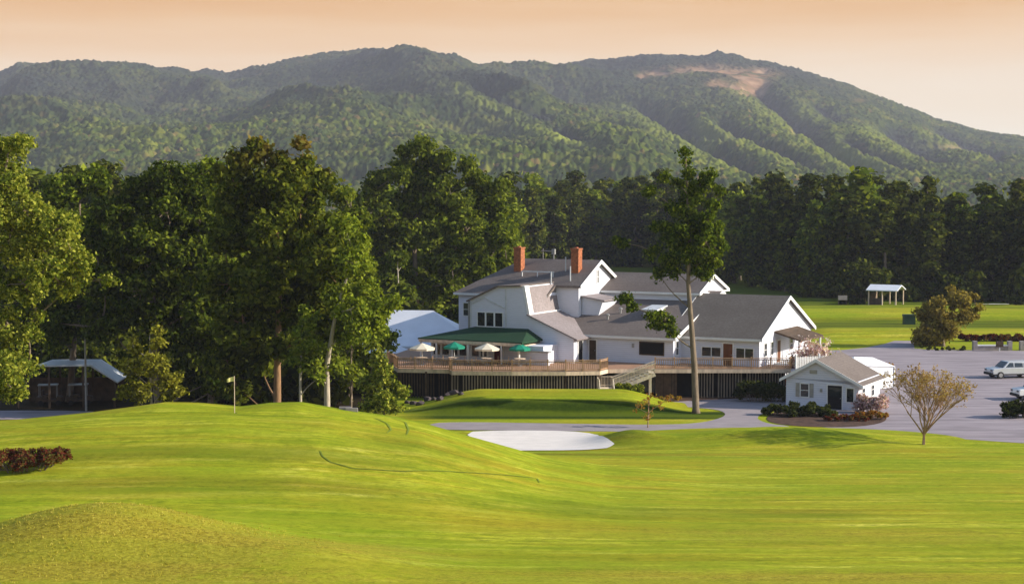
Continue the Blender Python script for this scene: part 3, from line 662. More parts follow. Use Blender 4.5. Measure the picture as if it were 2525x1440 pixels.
  'blobs': [(-0.11, 0.46, 7.67, 1.09), (0.34, 0.45, 6.45, 0.97), (-0.51, -0.02, 6.81, 0.85), (0.15, -0.31, 8.96, 0.91), (1.51, -0.48, 5.64, 0.67), (0.55, 0.24, 10.14, 1.03)],
  'leaf': 'broad',
  'bark': 'bark_light',
  'rc': 0.55,
  'k': 3.2,
  'per': 50,
  'size': 0.22,
  'label': 'slim tree with low leaves between the brown trunk and the pale trunk'},
 {'name': 'broadleaf_tree',
  'at': (-12.6, 214),
  'spine': [(0, 0, 0), (-0.07, 0, 7.53), (-0.37, 0, 15.03), (0.98, 0, 19.3), (0.74, 0, 24.62)],
  'r0': 0.42,
  'blobs': [(0.77, -0.57, 25.4, 2.25), (0.4, 2.59, 25.67, 1.8), (-0.42, 1.24, 19.84, 2.67), (-0.71, 1.17, 20.03, 2.14), (-1.42, 0.03, 18.23, 2.41), (-2.37, 2.14, 17.96, 1.93), (2.36, -1.0, 18.24, 2.67), (1.45, -1.41, 17.76, 2.14),
            (-0.96, 1.38, 22.52, 2.14), (-0.78, 0.55, 22.29, 1.71), (9.24, 1.65, 19.3, 2.41), (9.36, 0.52, 19.38, 1.93), (-1.41, -0.31, 15.04, 2.67), (-1.46, 2.72, 14.49, 2.14), (1.76, 0.63, 20.9, 2.41), (1.87, 1.54, 20.38, 1.93),
            (-1.64, -0.28, 25.15, 1.5), (-1.69, 1.62, 24.88, 1.2), (3.13, -0.01, 24.09, 2.14), (3.69, -1.91, 23.77, 1.71), (-2.04, 1.47, 22.52, 2.41), (-2.07, -3.63, 21.74, 1.93), (1.75, 0.92, 21.97, 3.21),
            (0.61, 1.97, 21.83, 2.57), (6.6, -0.01, 23.03, 1.71), (6.95, -1.53, 22.93, 1.37), (7.89, 1.66, 20.91, 2.41), (7.94, 0.5, 20.94, 1.93), (-5.1, -0.55, 20.89, 2.41), (-5.17, -1.62, 19.98, 1.93),
            (-6.38, -1.3, 18.24, 2.14), (-6.72, -0.62, 18.08, 1.71), (11.4, -0.01, 20.63, 1.39), (10.93, -1.25, 20.7, 1.11), (4.5, -1.15, 19.3, 3.48), (3.05, 4.28, 18.41, 2.78), (-3.62, 0.68, 16.62, 3.21),
            (-3.84, -3.57, 16.38, 2.57), (9.79, 0.65, 17.16, 2.67), (10.72, 1.76, 16.94, 2.14), (0.67, 0.51, 15.02, 3.21), (-0.22, -3.4, 14.2, 2.57), (6.64, -2.0, 14.54, 3.75), (6.12, 5.37, 13.0, 3.0), (-5.72, -0.01, 13.43, 2.41),
            (-6.01, 2.18, 12.94, 1.93), (10.85, 1.24, 13.39, 2.25), (11.53, -3.26, 13.43, 1.8), (3.92, -0.39, 10.77, 3.21), (4.47, -2.5, 10.56, 2.57), (-2.44, -1.14, 10.26, 2.94), (-3.57, 3.79, 10.01, 2.35),
            (8.21, -1.13, 9.73, 2.94), (8.99, -1.52, 9.77, 2.35), (11.93, -0.5, 10.24, 1.6), (11.82, 1.95, 9.99, 1.28), (1.2, 0.26, 6.98, 2.67), (1.51, 2.15, 6.45, 2.14), (-4.72, 0.45, 7.51, 2.67), (-4.94, 1.95, 6.52, 2.14),
            (4.9, 1.74, 7.44, 2.67), (4.9, -4.15, 7.51, 2.14), (11.4, -0.06, 14.5, 2.14), (10.66, -1.87, 14.68, 1.71)],
  'leaf': 'deep',
  'bark': 'bark',
  'rc': 1.25,
  'k': 3.2,
  'per': 80,
  'size': 0.38,
  'label': 'tall dark tree behind the clubhouse left of the brick chimneys'},
 {'name': 'tall_tree',
  'at': (16.21, 142),
  'spine': [(0, 0, 0), (-0.18, 0, 4.35), (-0.41, 0, 7.21), (-0.76, 0, 11.49), (-0.68, 0, 15.05), (-0.88, 0, 19.3), (-1.08, 0, 22.83)],
  'r0': 0.31,
  'blobs': [(-0.09, -0.77, 20.0, 1.06), (-0.89, 1.47, 17.87, 1.21), (-1.39, -0.39, 17.98, 0.97), (0.77, -1.16, 17.02, 1.21), (1.08, 2.24, 17.06, 0.97), (-3.53, -0.03, 16.47, 0.92), (-2.14, -0.35, 15.41, 1.21),
            (-1.57, 1.44, 15.24, 0.97), (-0.68, -0.06, 14.69, 1.49), (-0.28, 1.4, 14.4, 1.19), (1.62, -0.07, 15.05, 1.06), (-3.78, 1.0, 14.3, 0.92), (-2.2, 0.64, 12.71, 1.06), (0.64, 0.46, 12.54, 1.06),
            (-1.16, -0.68, 23.09, 0.64), (-1.03, 0.47, 22.13, 0.57), (-0.75, -0.28, 21.06, 0.92), (-1.63, 0.74, 20.19, 0.85), (0.64, -1.1, 20.7, 1.06), (-2.91, -0.75, 20.7, 0.64), (-4.3, -0.55, 19.65, 0.78),
            (1.85, -0.78, 19.65, 0.71), (-0.39, 1.29, 18.94, 1.21), (-0.47, -0.2, 18.98, 0.97), (1.12, -1.06, 18.6, 0.92), (-2.02, 1.0, 18.23, 0.85), (0.01, -0.04, 17.0, 1.35), (-0.22, 1.25, 16.53, 1.08),
            (1.71, -0.11, 16.47, 0.92), (-1.37, 0.27, 16.1, 1.21), (-1.74, -1.36, 16.05, 0.97), (-2.76, 0.64, 16.45, 0.64), (0.58, -1.37, 15.09, 1.42), (1.09, 2.65, 14.88, 1.14), (-1.08, -0.51, 14.18, 1.35),
            (-1.1, -0.7, 14.19, 1.08), (1.72, -0.72, 14.36, 0.78), (-2.44, 0.08, 13.62, 0.99), (0.05, 0.03, 13.09, 1.28), (0.49, 1.12, 12.62, 1.02), (-3.24, 0.93, 12.34, 0.85), (1.48, 0.09, 13.27, 0.78),
            (-7.08, -0.22, 15.34, 0.53), (-6.51, 0.38, 15.03, 0.35), (-6.37, -0.46, 10.27, 0.85), (-5.66, -0.53, 9.39, 0.71), (-4.1, -0.96, 8.89, 0.78), (-2.84, -0.74, 8.34, 1.14), (-2.28, -0.45, 7.43, 0.85),
            (-3.44, 0.46, 7.89, 0.85)],
  'leaf': 'broad',
  'bark': 'bark',
  'rc': 0.62,
  'k': 3.2,
  'per': 66,
  'size': 0.21,
  'label': 'tall lone tree with bare trunk before the terrace and the grey roof',
  'twigs': 2},
 {'name': 'conical_tree',
  'at': (-24.74, 111),
  'spine': [(0, 0, 0), (-0.1, 0, 1.68), (-0.15, 0, 4.06), (-0.13, 0, 5.88)],
  'r0': 0.1,
  'blobs': [(0.32, -0.03, 6.16, 0.5), (0.47, -0.13, 5.19, 0.72), (-1.17, -0.23, 5.62, 0.44), (-1.32, 0.35, 4.87, 0.67), (0.32, -0.83, 3.87, 1.17), (-1.4, 0.0, 3.5, 1.0), (1.13, 0.54, 2.88, 0.94), (-0.56, -0.7, 2.18, 1.17),
            (0.94, 0.08, 1.95, 1.0), (-1.87, 0.13, 1.94, 0.78), (1.86, -0.33, 2.0, 0.5)],
  'leaf': 'gold',
  'bark': 'bark_light',
  'rc': 0.45,
  'k': 3.4,
  'per': 50,
  'size': 0.17,
  'label': 'golden green bushy young tree at the back edge of the green'},
 {'name': 'leafy_tree',
  'at': (-9.26, 118),
  'spine': [(0, 0, 0), (-0.16, 0, 4.2), (-0.29, 0, 5.84), (-0.29, 0, 7.77)],
  'r0': 0.1,
  'blobs': [(-0.45, 0.08, 6.72, 0.83), (0.0, -0.12, 5.7, 1.18), (-1.2, 0.12, 5.08, 1.06), (1.05, -0.35, 4.83, 0.83), (-0.35, 0.56, 3.98, 1.24), (-0.02, -1.67, 4.28, 0.99), (0.73, 0.02, 3.6, 0.77), (-1.18, -0.2, 3.63, 0.83),
            (-0.57, -0.19, 7.49, 0.53), (-0.76, 0.31, 8.04, 0.47)],
  'leaf': 'yellow',
  'bark': 'bark',
  'rc': 0.45,
  'k': 3.2,
  'per': 50,
  'size': 0.18,
  'label': 'olive green bushy tree at the left end of the timber terrace'},
 {'name': 'sapling',
  'at': (11.21, 133),
  'spine': [(0, 0, 0), (0.08, 0, 2.6), (0.16, 0, 1.85), (0.16, 0, 2.1)],
  'r0': 0.045,
  'blobs': [(-0.09, -0.05, 2.44, 0.8), (0.92, 0.06, 1.92, 0.73), (-0.89, 0.41, 1.71, 0.67), (0.08, -0.04, 1.26, 0.73), (1.42, 0.01, 2.44, 0.47)],
  'leaf': 'orange',
  'bark': 'bark_tan',
  'rc': 0.38,
  'k': 1.2,
  'per': 14,
  'size': 0.13,
  'label': 'thin orange leaved sapling beside the cart path',
  'twigs': 3},
 {'name': 'spreading_tree',
  'at': (54.7, 205),
  'spine': [(0, 0, 0), (-0.05, 0, 0.82), (0.14, 0, 4.94)],
  'r0': 0.3,
  'blobs': [(-0.14, -0.08, 4.95, 2.05), (-1.17, -1.77, 5.26, 1.64), (2.09, -0.31, 5.99, 1.74), (2.03, -1.25, 5.83, 1.39), (-1.9, 1.02, 4.35, 1.95), (-1.88, 0.73, 3.92, 1.56), (0.36, -1.2, 2.98, 2.36), (0.19, -0.92, 2.79, 1.89),
            (-2.09, -0.86, 2.18, 2.05), (-1.88, 2.7, 1.37, 1.64), (2.87, -0.41, 3.94, 1.74), (3.07, -1.16, 4.1, 1.39), (0.02, 1.24, 0.96, 2.05), (-0.81, 0.61, 0.21, 1.64), (-2.67, 0.86, 1.0, 1.33), (-2.62, 0.34, 0.53, 1.07),
            (3.73, 0.05, 6.48, 0.92), (1.3, 0.62, 6.96, 1.13), (4.27, 0.08, 4.94, 0.92)],
  'leaf': 'brown',
  'bark': 'bark',
  'rc': 0.75,
  'k': 2.8,
  'per': 50,
  'size': 0.26,
  'label': 'round bronze tree on the island between parking lot and fairway'},
 {'name': 'slim_tree',
  'at': (-14.8, 205),
  'spine': [(0, 0, 0), (0.54, 0, 4.94), (0.31, 0, 11.11)],
  'r0': 0.2,
  'blobs': [(0.61, -0.53, 11.13, 1.54), (0.62, 1.92, 10.67, 1.23), (-0.54, 0.93, 8.49, 1.74), (-1.03, 0.64, 8.22, 1.39), (1.36, -0.63, 7.04, 1.54), (0.8, -0.75, 7.1, 1.23)],
  'leaf': 'deep',
  'bark': 'bark_light',
  'rc': 0.9,
  'k': 2.5,
  'per': 45,
  'size': 0.35,
  'label': 'slim dark tree behind the white tent'},
 {'name': 'slim_tree',
  'at': (-13.98, 140),
  'spine': [(0, 0, 0), (0.02, 0, 3.5), (0.06, 0, 6.68), (0.08, 0, 9.14)],
  'r0': 0.12,
  'blobs': [(-0.08, 1.12, 9.42, 1.93), (-0.4, 0.61, 9.03, 1.54), (0.8, 1.02, 6.94, 1.75), (1.24, -2.6, 7.28, 1.4), (-1.02, -0.2, 5.29, 1.57), (-1.73, 1.62, 5.01, 1.26), (0.08, 1.02, 3.74, 1.57), (0.31, -2.44, 4.12, 1.26)],
  'leaf': 'deep',
  'bark': 'bark',
  'rc': 0.8,
  'k': 2.6,
  'per': 45,
  'size': 0.28,
  'label': 'slim shaded tree behind the olive bushy tree'},
 {'name': 'slim_tree',
  'at': (-12.74, 146),
  'spine': [(0, 0, 0), (0.02, 0, 2.82), (0.06, 0, 6.14), (0.07, 0, 8.71)],
  'r0': 0.12,
  'blobs': [(0.11, -0.97, 9.14, 2.01), (0.31, -0.84, 8.85, 1.61), (0.99, -0.75, 6.57, 1.82), (1.45, -0.9, 6.3, 1.46), (-1.1, 0.01, 4.66, 1.64), (-0.85, 1.47, 4.67, 1.31), (0.09, 1.02, 3.08, 1.64), (-0.17, -2.5, 2.98, 1.31)],
  'leaf': 'deep',
  'bark': 'bark',
  'rc': 0.8,
  'k': 2.6,
  'per': 45,
  'size': 0.28,
  'label': 'slim shaded tree at the left corner of the terrace'},
 {'name': 'slim_tree',
  'at': (-24.2, 150),
  'spine': [(0, 0, 0), (0.01, 0, 2.37), (0.07, 0, 5.78), (0.09, 0, 8.42)],
  'r0': 0.12,
  'blobs': [(-0.17, 1.36, 8.7, 2.06), (-0.46, 0.5, 8.33, 1.65), (0.99, -0.14, 6.17, 1.88), (1.04, 1.83, 5.34, 1.5), (-1.24, 0.71, 4.19, 1.69), (-1.63, 0.81, 3.53, 1.35), (0.25, -0.44, 2.8, 1.69), (0.46, 1.96, 2.12, 1.35)],
  'leaf': 'deep',
  'bark': 'bark',
  'rc': 0.8,
  'k': 2.6,
  'per': 45,
  'size': 0.28,
  'label': 'slim shaded tree left of the thick brown trunk'},
 {'name': 'slim_tree',
  'at': (-26.1, 140),
  'spine': [(0, 0, 0), (0.01, 0, 3.5), (0.06, 0, 6.68), (0.09, 0, 9.14)],
  'r0': 0.12,
  'blobs': [(-0.17, 1.18, 9.41, 1.93), (1.19, -2.91, 9.81, 1.54), (0.86, 0.23, 7.01, 1.75), (1.06, -1.81, 7.05, 1.4), (-1.15, 0.51, 5.21, 1.57), (-0.75, -1.93, 5.44, 1.26), (0.18, -0.1, 3.86, 1.57), (-0.63, 1.52, 3.06, 1.26)],
  'leaf': 'deep',
  'bark': 'bark',
  'rc': 0.8,
  'k': 2.6,
  'per': 45,
  'size': 0.28,
  'label': 'slim shaded tree right of the golden young tree'}]
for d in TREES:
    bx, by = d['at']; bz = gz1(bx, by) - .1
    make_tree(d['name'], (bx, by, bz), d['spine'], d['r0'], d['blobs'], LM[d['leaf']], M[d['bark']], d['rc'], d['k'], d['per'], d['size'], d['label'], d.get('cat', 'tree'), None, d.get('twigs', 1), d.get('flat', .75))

# --- wood behind the fairway and behind the big trees: a few tree shapes, copied one by one
def proto(h, w, lm, seed, k=3.2, per=60, size=.62, low=.12):
    rg = np.random.default_rng(seed); bl = []
    n = 11
    for i in range(n):
        f = low + (1 - low) * (i + .5) / n; wid = w * (math.sin(math.pi * min(1, (f * .82 + .18))) ** .6) * (1.05 if f < .8 else .8)
        for q in range(2 if f < .85 else 1):
            a = rg.uniform(0, 6.28); rr = wid * rg.uniform(.15, .55)
            bl.append((rr * math.cos(a), rr * math.sin(a), h * f * .93, w * rg.uniform(.36, .55) * (1 if f < .8 else .7)))
    root = make_tree('forest_tree', (0, 0, 0), [(0, 0, 0), (.2, 0, h * .3), (-.1, .2, h * .6), (0, 0, h * .9)], .3, bl, lm, M['bark'], 1.5, k, per, size, None, None, None, .4)
    return root
def copy_tree(o, parent=None):
    c = o.copy(); COL.objects.link(c)
    if parent: c.parent = parent
    for ch in list(o.children): copy_tree(ch, c)
    return c
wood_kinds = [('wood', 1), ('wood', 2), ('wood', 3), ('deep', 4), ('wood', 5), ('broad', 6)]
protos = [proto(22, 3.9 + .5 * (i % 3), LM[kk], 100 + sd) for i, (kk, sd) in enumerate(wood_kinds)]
used = set()
def place_forest(x, y, h, kind, label, group, wide=1.0):
    p = protos[kind]; o = p if kind not in used else copy_tree(p); used.add(kind)
    s = h / 22; o.location = (x, y, gz1(x, y) - .3); o.scale = (s * wide, s * wide, s); o.rotation_euler = (0, 0, random.uniform(0, 6.28))
    tag(o, label, 'tree', group)
FR = 'trees of the dense wood beyond the fairway'; FRL = 'dark leafy tree in the dense wood between the fairway and the mountain'
def edge_y(px):     # distance of the wood's edge for a bearing
    return np.interp(px, [1200, 1290, 1450, 1620, 1800, 2000, 2200, 2540, 2700], [330, 380, 440, 432, 356, 309, 300, 296, 296])
for row in range(5):
    px = 1225 + row * 9
    while px < 2660:
        y = edge_y(px) + row * 7 + random.uniform(-2, 2); x = (px - 1262) * y / 4000
        top = random.gauss(428, 14) + (8 if px > 2200 else 0) - (6 if 1750 < px < 2150 else 0) + 13 * math.sin(px / 61.) * math.sin(px / 173. + 1)
        h = CAM_H + (480 - top) * y / 4000 
        if row == 0: h *= random.uniform(.68, .95)
        elif row == 1: h *= random.uniform(.85, 1.0)
        place_forest(x, y, h, random.choice([0, 1, 2, 3, 4, 0, 2, 5] if row else [0, 1, 3, 5, 5, 2, 4]), FRL, FR, random.uniform(1.05, 1.5))
        px += random.uniform(4.6, 7.2) * 4000 / y
BL = 'trees of the wood behind the big dark trees'; BLL = 'dark green tree in the wood at left behind the tall dark trees'
for row in range(4):
    px = -60 + row * 10
    while px < 1290:
        y = 222 + row * 9 + random.uniform(-3, 3) + (18 if px > 700 else 0); x = (px - 1262) * y / 4000
        top = random.gauss(396, 12) if px < 520 else random.gauss(470, 16)
        h = (CAM_H + (480 - top) * y / 4000) * (random.uniform(.7, .95) if row == 0 else 1)
        place_forest(x, y, h, random.choice([3, 5, 5, 3, 4, 0]), BLL, BL, random.uniform(1.05, 1.4))
        px += random.uniform(5, 7.5) * 4000 / y

# understory bushes that close the wood at the ground
bush = empty('forest_bush', (0, 0, 0))
bb = [(rng.uniform(-1.6, 1.6), rng.uniform(-1, 1), rng.uniform(.8, 2.6), rng.uniform(.9, 1.5)) for _ in range(9)]
C_, Q_ = blob_clusters(bb, .8, 2.5); V_, F_ = leaf_cloud(C_, Q_, 45, .45); np_mesh('foliage', V_, F_, LM['wood'], bush)
sb = MB()
for b in bb: sb.tube([(0, 0, 0), (b[0] * .5, b[1] * .5, b[2] * .6), b[:3]], [.09, .06, .03], 4, False)
sb.build('stem', M['bark'], bush)
first = True
for (a, b, yo, lab, grp) in ((1440, 2600, 0, 'dark bush at the foot of the dense wood beyond the fairway', 'bushes along the edge of the wood'),
                        (-20, 1120, 1, 'dark bush in the shade of the wood behind the tall dark trees', 'bushes in the shade of the left wood')):
    px = a
    while px < b:
        y = (edge_y(px) - 5 if not yo else 205) + random.uniform(-2, 2); x = (px - 1262) * y / 4000
        o = bush if first else copy_tree(bush); first = False
        s = random.uniform(.9, 1.7) * (1.6 if yo else 1.2); o.location = (x, y, gz1(x, y) - .2); o.scale = (s, s, s * random.uniform(.8, 1.2)); o.rotation_euler = (0, 0, random.uniform(0, 6))
        tag(o, lab, 'bush', grp); px += random.uniform(2.8, 4.6) * s * .8 * 4000 / y

px = 70
while px < 880:
    y = random.uniform(143, 165) if px > 410 else random.uniform(158, 185); x = (px - 1262) * y / 4000; o = copy_tree(bush); s = random.uniform(.9, 1.5)
    o.location = (x, y, gz1(x, y) - .2); o.scale = (s, s, s * 1.1); o.rotation_euler = (0, 0, random.uniform(0, 6))
    tag(o, 'dark thicket bush in the deep shade beneath the tall left trees', 'bush', 'thicket bushes under the tall trees'); px += random.uniform(22, 34)
# --- shrubs
def shrub(name, x, y, w, d_, h, leaf, label, size=.16, dens=1.0, cat='shrub', n=8, group=None, z=None):
    root = empty(name, (x, y, (gz1(x, y) if z is None else z) - .05), 0, label, cat, group)
    n = int(n * 1.5); bl = [((i + .5 + rng.uniform(-.4, .4)) / n * w * .95 - w * .475, rng.uniform(-.5, .5) * d_ * .8, h * rng.uniform(.3, .68), h * rng.uniform(.30, .42)) for i in range(n)]
    C, Q = blob_clusters(bl, max(.18, h * .16), 3 * dens); V, F_ = leaf_cloud(C, Q, 26, size); V[:, 2] = np.maximum(V[:, 2], .02)
    np_mesh('foliage', V, F_, LM[leaf], root)
    s = MB()
    for b in bl: s.tube([(b[0] * .6, b[1] * .6, 0), (b[0] * .8, b[1] * .8, b[2] * .6), b[:3]], [.035, .025, .012], 4, False)
    s.tube([(min(b[0] for b in bl) * .65, 0, .02), (0, 0, .03), (max(b[0] for b in bl) * .65, 0, .02)], [.03, .05, .03], 5, False)
    s.build('stem', M['bark'], root, fix=False); return root
SHRUBS = [('red_shrub', -26.69, 88, 4.62, 3, 1.25, 'red', 'low red leaved shrub bed at the lower left edge', 0.1, 1.2, 'shrub', 22, None, None),
 ('shrub', 23.42, 140.5, 3.16, 1.9, 1.2, 'shrub', 'dark rounded shrub at the left corner of the small white building', 0.16, 1.0, 'shrub', 9, None, None),
 ('shrub', 25.98, 140, 3.85, 2.31, 1.3, 'shrub', 'dark shrub under the window of the small white building', 0.16, 1.0, 'shrub', 10, None, None),
 ('shrub', 28.46, 137.5, 4.12, 2.48, 0.7, 'red', 'low brown red shrub before the door of the small white building', 0.16, 1.0, 'shrub', 9, None, None),
 ('shrub', 30.82, 138, 2.76, 1.66, 0.8, 'orange', 'low russet shrub right of the small white building door', 0.16, 1.0, 'shrub', 8, None, None),
 ('shrub', 43.81, 139, 3.48, 2.08, 1.6, 'shrub', 'dark shrub in the parking lot at the right edge', 0.16, 1.0, 'shrub', 10, None, None),
 ('shrub', 23.28, 150, 4.5, 1.2, 2.2, 'shrub', 'dark shrub growing against the right end of the terrace skirting', 0.16, 1.0, 'shrub', 12, None, None),
 ('shrub', 10.77, 149, 2.61, 1.56, 1.3, 'yellow', 'olive shrub under the timber stairs', 0.16, 1.0, 'shrub', 8, None, None),
 ('shrub', 9.71, 150, 1.88, 1.12, 0.9, 'gold', 'small golden shrub at the foot of the timber stairs', 0.16, 1.0, 'shrub', 6, None, None),
 ('shrub', 14.05, 148, 3.33, 2.0, 0.5, 'orange', 'low rusty ground shrub right of the timber stairs', 0.16, 1.0, 'shrub', 8, None, None),
 ('flowering_shrub', 28.83, 154.5, 1.54, 0.93, 6.1, 'pink', 'tall shrub with pink and white blossom right of the porch', 0.18, 1.0, 'shrub', 9, None, None),
 ('flowering_shrub', 30.04, 153.5, 2.15, 1.29, 4.7, 'gold', 'golden potted greenery behind the white picket fence', 0.16, 1.0, 'shrub', 7, None, None),
 ('shrub', 37.74, 166, 2.49, 1.49, 2.1, 'orange', 'orange brown shrub behind the white party tent by the lot', 0.16, 1.0, 'shrub', 9, None, None),
 ('flowering_shrub', 31.69, 142, 2.48, 1.49, 1.9, 'pink', 'pink and white flowering shrub against the right wall of the small white building', 0.12, 1.0, 'shrub', 10, None, None),
 ('shrub', 26.88, 158, 1.03, 0.62, 1.5, 'red', 'red flowering plant beside the porch door', 0.16, 1.0, 'shrub', 5, None, None),
 ('red_shrub', 59.71, 212, 1.8, 1.08, 1.1, 'red', 'low red hedge shrub behind the pale stone wall by the lot', 0.2, 1, 'shrub', 6, 'red shrubs behind the stone wall', None),
 ('red_shrub', 61.2, 212, 1.8, 1.08, 1.1, 'red', 'low red hedge shrub behind the pale stone wall by the lot', 0.2, 1, 'shrub', 6, 'red shrubs behind the stone wall', None),
 ('red_shrub', 62.69, 212, 1.8, 1.08, 1.1, 'red', 'low red hedge shrub behind the pale stone wall by the lot', 0.2, 1, 'shrub', 6, 'red shrubs behind the stone wall', None),
 ('red_shrub', 64.18, 212, 1.8, 1.08, 1.1, 'red', 'low red hedge shrub behind the pale stone wall by the lot', 0.2, 1, 'shrub', 6, 'red shrubs behind the stone wall', None),
 ('red_shrub', 65.67, 212, 1.8, 1.08, 1.1, 'red', 'low red hedge shrub behind the pale stone wall by the lot', 0.2, 1, 'shrub', 6, 'red shrubs behind the stone wall', None),
 ('red_shrub', 67.16, 212, 1.8, 1.08, 1.1, 'red', 'low red hedge shrub behind the pale stone wall by the lot', 0.2, 1, 'shrub', 6, 'red shrubs behind the stone wall', None),
 ('shrub', 53.58, 200, 6.0, 3.6, 0.6, 'shrub', 'low dark shrubs under the round bronze tree', 0.16, 1.0, 'shrub', 9, None, None),
 ('shrub', 59.59, 284, 4.26, 2.56, 1.2, 'shrub', 'small dark bush left of the far pavilion', 0.3, 1.0, 'shrub', 5, None, None),
 ('shrub', 84.55, 270, 4.05, 2.43, 1.6, 'shrub', 'dark bush beyond the fairway at the right edge', 0.3, 1.0, 'shrub', 6, None, None),
 ('shrub', 63.42, 292, 5.84, 3.5, 8, 'wood', 'light green sapling thicket above the far pavilion at the wood edge', 0.5, 1.0, 'bush', 9, None, None)]
for a in SHRUBS: shrub(*a)

# --- bare vase shaped tree with tan twigs by the lot
def bare_tree(x, y, h, w, label):
    root = empty('bare_tree', (x, y, gz1(x, y) - .05), 0, label, 'tree')
    tb = MB(); tips = []
    rr = random.Random(5)
    def grow(p, d, L, r, lev):
        q = p + d * L; mid = p.lerp(q, .5) + Vector((rr.uniform(-1, 1), rr.uniform(-1, 1), 0)) * L * .05
        tb.tube([p, mid, q], [r, r * .8, r * .6], 5 if lev < 2 else 3, False)
        if lev >= 4: tips.append(q); return
        for _ in range(rr.choice([3, 4, 4]) if lev else 10):
            ax = Vector((rr.uniform(-1, 1), rr.uniform(-1, 1), rr.uniform(-.4, .5)))
            nd_ = (d * (1.0 if lev else 1.0) + ax * (.55 if lev else .75)).normalized(); nd_.z = max(nd_.z, .12)
            grow(q - d * L * rr.uniform(0, .35), nd_.normalized(), L * rr.uniform(.66, .88) if lev else h * .26 * rr.uniform(.8, 1.2), r * .56, lev + 1)
    grow(Vector((0, 0, 0)), Vector((.03, 0, 1)), 1.0, .13, 0)
    tb.build('trunk', M['bark_tan'], root, fix=False)
    T = np.array([t[:] for t in tips]); T = T[T[:, 2] > 1.2]
    V, F_ = leaf_cloud(T, np.full(len(T), .34), 7, .11); np_mesh('crown', V, F_, LM['tan'], root)
    return root
bt = bare_tree(31.6, 123.6, 7.3, 6, 'bare vase-shaped tree with tan twigs on the lawn before the parking lot')

# ------------------------------------------------------------------ helpers for buildings
def window(parent, face, a, z, w, h, off, frame=M['white'], mull=(1, 1), shutters=None, glass=M['glass']):
    """window on a wall. face 'f': wall y=off facing -y, a along x; face 'r': wall x=off facing +x, a along y"""
    def bx(mb, a0, a1, d0, d1, z0, z1):
        if face == 'f': mb.box(a0, a1, off - d1, off - d0, z0, z1)
        else: mb.box(off + d0, off + d1, a0, a1, z0, z1)
    m = MB(); t = .09
    bx(m, a - w / 2 - t, a + w / 2 + t, 0.003, .07, z - t, z); bx(m, a - w / 2 - t, a + w / 2 + t, .003, .07, z + h, z + h + t)
    bx(m, a - w / 2 - t, a - w / 2, .003, .065, z, z + h); bx(m, a + w / 2, a + w / 2 + t, .003, .065, z, z + h)
    for i in range(1, mull[0]): q = a - w / 2 + w * i / mull[0]; bx(m, q - .04, q + .04, .003, .06, z, z + h)
    for i in range(1, mull[1]): q = z + h * i / mull[1]; bx(m, a - w / 2, a + w / 2, .003, .058, q - .025, q + .025)
    f = m.build('window', frame, parent)
    g = MB(); bx(g, a - w / 2 + .002, a + w / 2 - .002, .004, .03, z + .002, z + h - .002); g.build('pane', glass, f)
    if shutters:
        for sgn in (-1, 1):
            s = MB(); c = a + sgn * (w / 2 + t + .2); bx(s, c - .18, c + .18, .004, .05, z - .05, z + h + .05); s.build('shutter', shutters, f)
    return f
def door(parent, face, a, z, w, h, off, m, frame=M['white'], glazed=False):
    def bx(mb, a0, a1, d0, d1, z0, z1):
        if face == 'f': mb.box(a0, a1, off - d1, off - d0, z0, z1)
        else: mb.box(off + d0, off + d1, a0, a1, z0, z1)
    d = MB(); bx(d, a - w / 2, a + w / 2, .004, .05, z, z + h); D = d.build('door', m, parent)
    f = MB(); bx(f, a - w / 2 - .1, a - w / 2, .003, .07, z, z + h); bx(f, a + w / 2, a + w / 2 + .1, .003, .07, z, z + h); bx(f, a - w / 2 - .1, a + w / 2 + .1, .003, .07, z + h, z + h + .12)
    f.build('door_frame', frame, D)
    k = MB(); bx(k, a + w / 2 - .16, a + w / 2 - .08, .05, .11, z + 1.0, z + 1.06); k.build('handle', M['metal'], D)
    if glazed:
        g = MB(); bx(g, a - w / 2 + .15, a + w / 2 - .15, .05, .056, z + 1.1, z + h - .2); g.build('pane', M['glass'], D)
    return D
def gable_roof(parent, x0, x1, y0, y1, ze, yr, zr, m, over=.35, th=.22, rake=True):
    """roof with its ridge along x at y=yr, eaves at height ze on the walls y0 and y1"""
    mf = (zr - ze) / (yr - y0); mb_ = (zr - ze) / (y1 - yr)
    ya, yb = y0 - over, y1 + over; za, zb = ze - over * mf, ze - over * mb_
    r = MB()
    r.prism([(ya, za), (yr, zr), (yb, zb), (yb, zb + th), (yr, zr + th), (ya, za + th)], 'x', x0 - over, x1 + over)
    o = r.build('roof', m, parent)
    if rake:
        k = MB()
        for x in (x0 - over - .03, x1 + over):
            k.prism([(ya - .02, za - .10), (yr, zr - .10), (yb + .02, zb - .10), (yb + .02, zb + th + .03), (yr, zr + th + .03), (ya - .02, za + th + .03)], 'x', x, x + .05)
        k.box(x0 - over + .03, x1 + over - .01, ya - .05, ya - .002, za - .05, za + th - .03)
        k.build('fascia', M['white'], o)
    return o

# ------------------------------------------------------------------ clubhouse (local x runs along the front, local y runs back)
OX, OY, YAW = 23.56, 153.92, -R(28)
club = empty('clubhouse', (OX, OY, 0), YAW, 'rambling white clubhouse with grey roofs and brick chimneys behind the timber terrace', 'building')
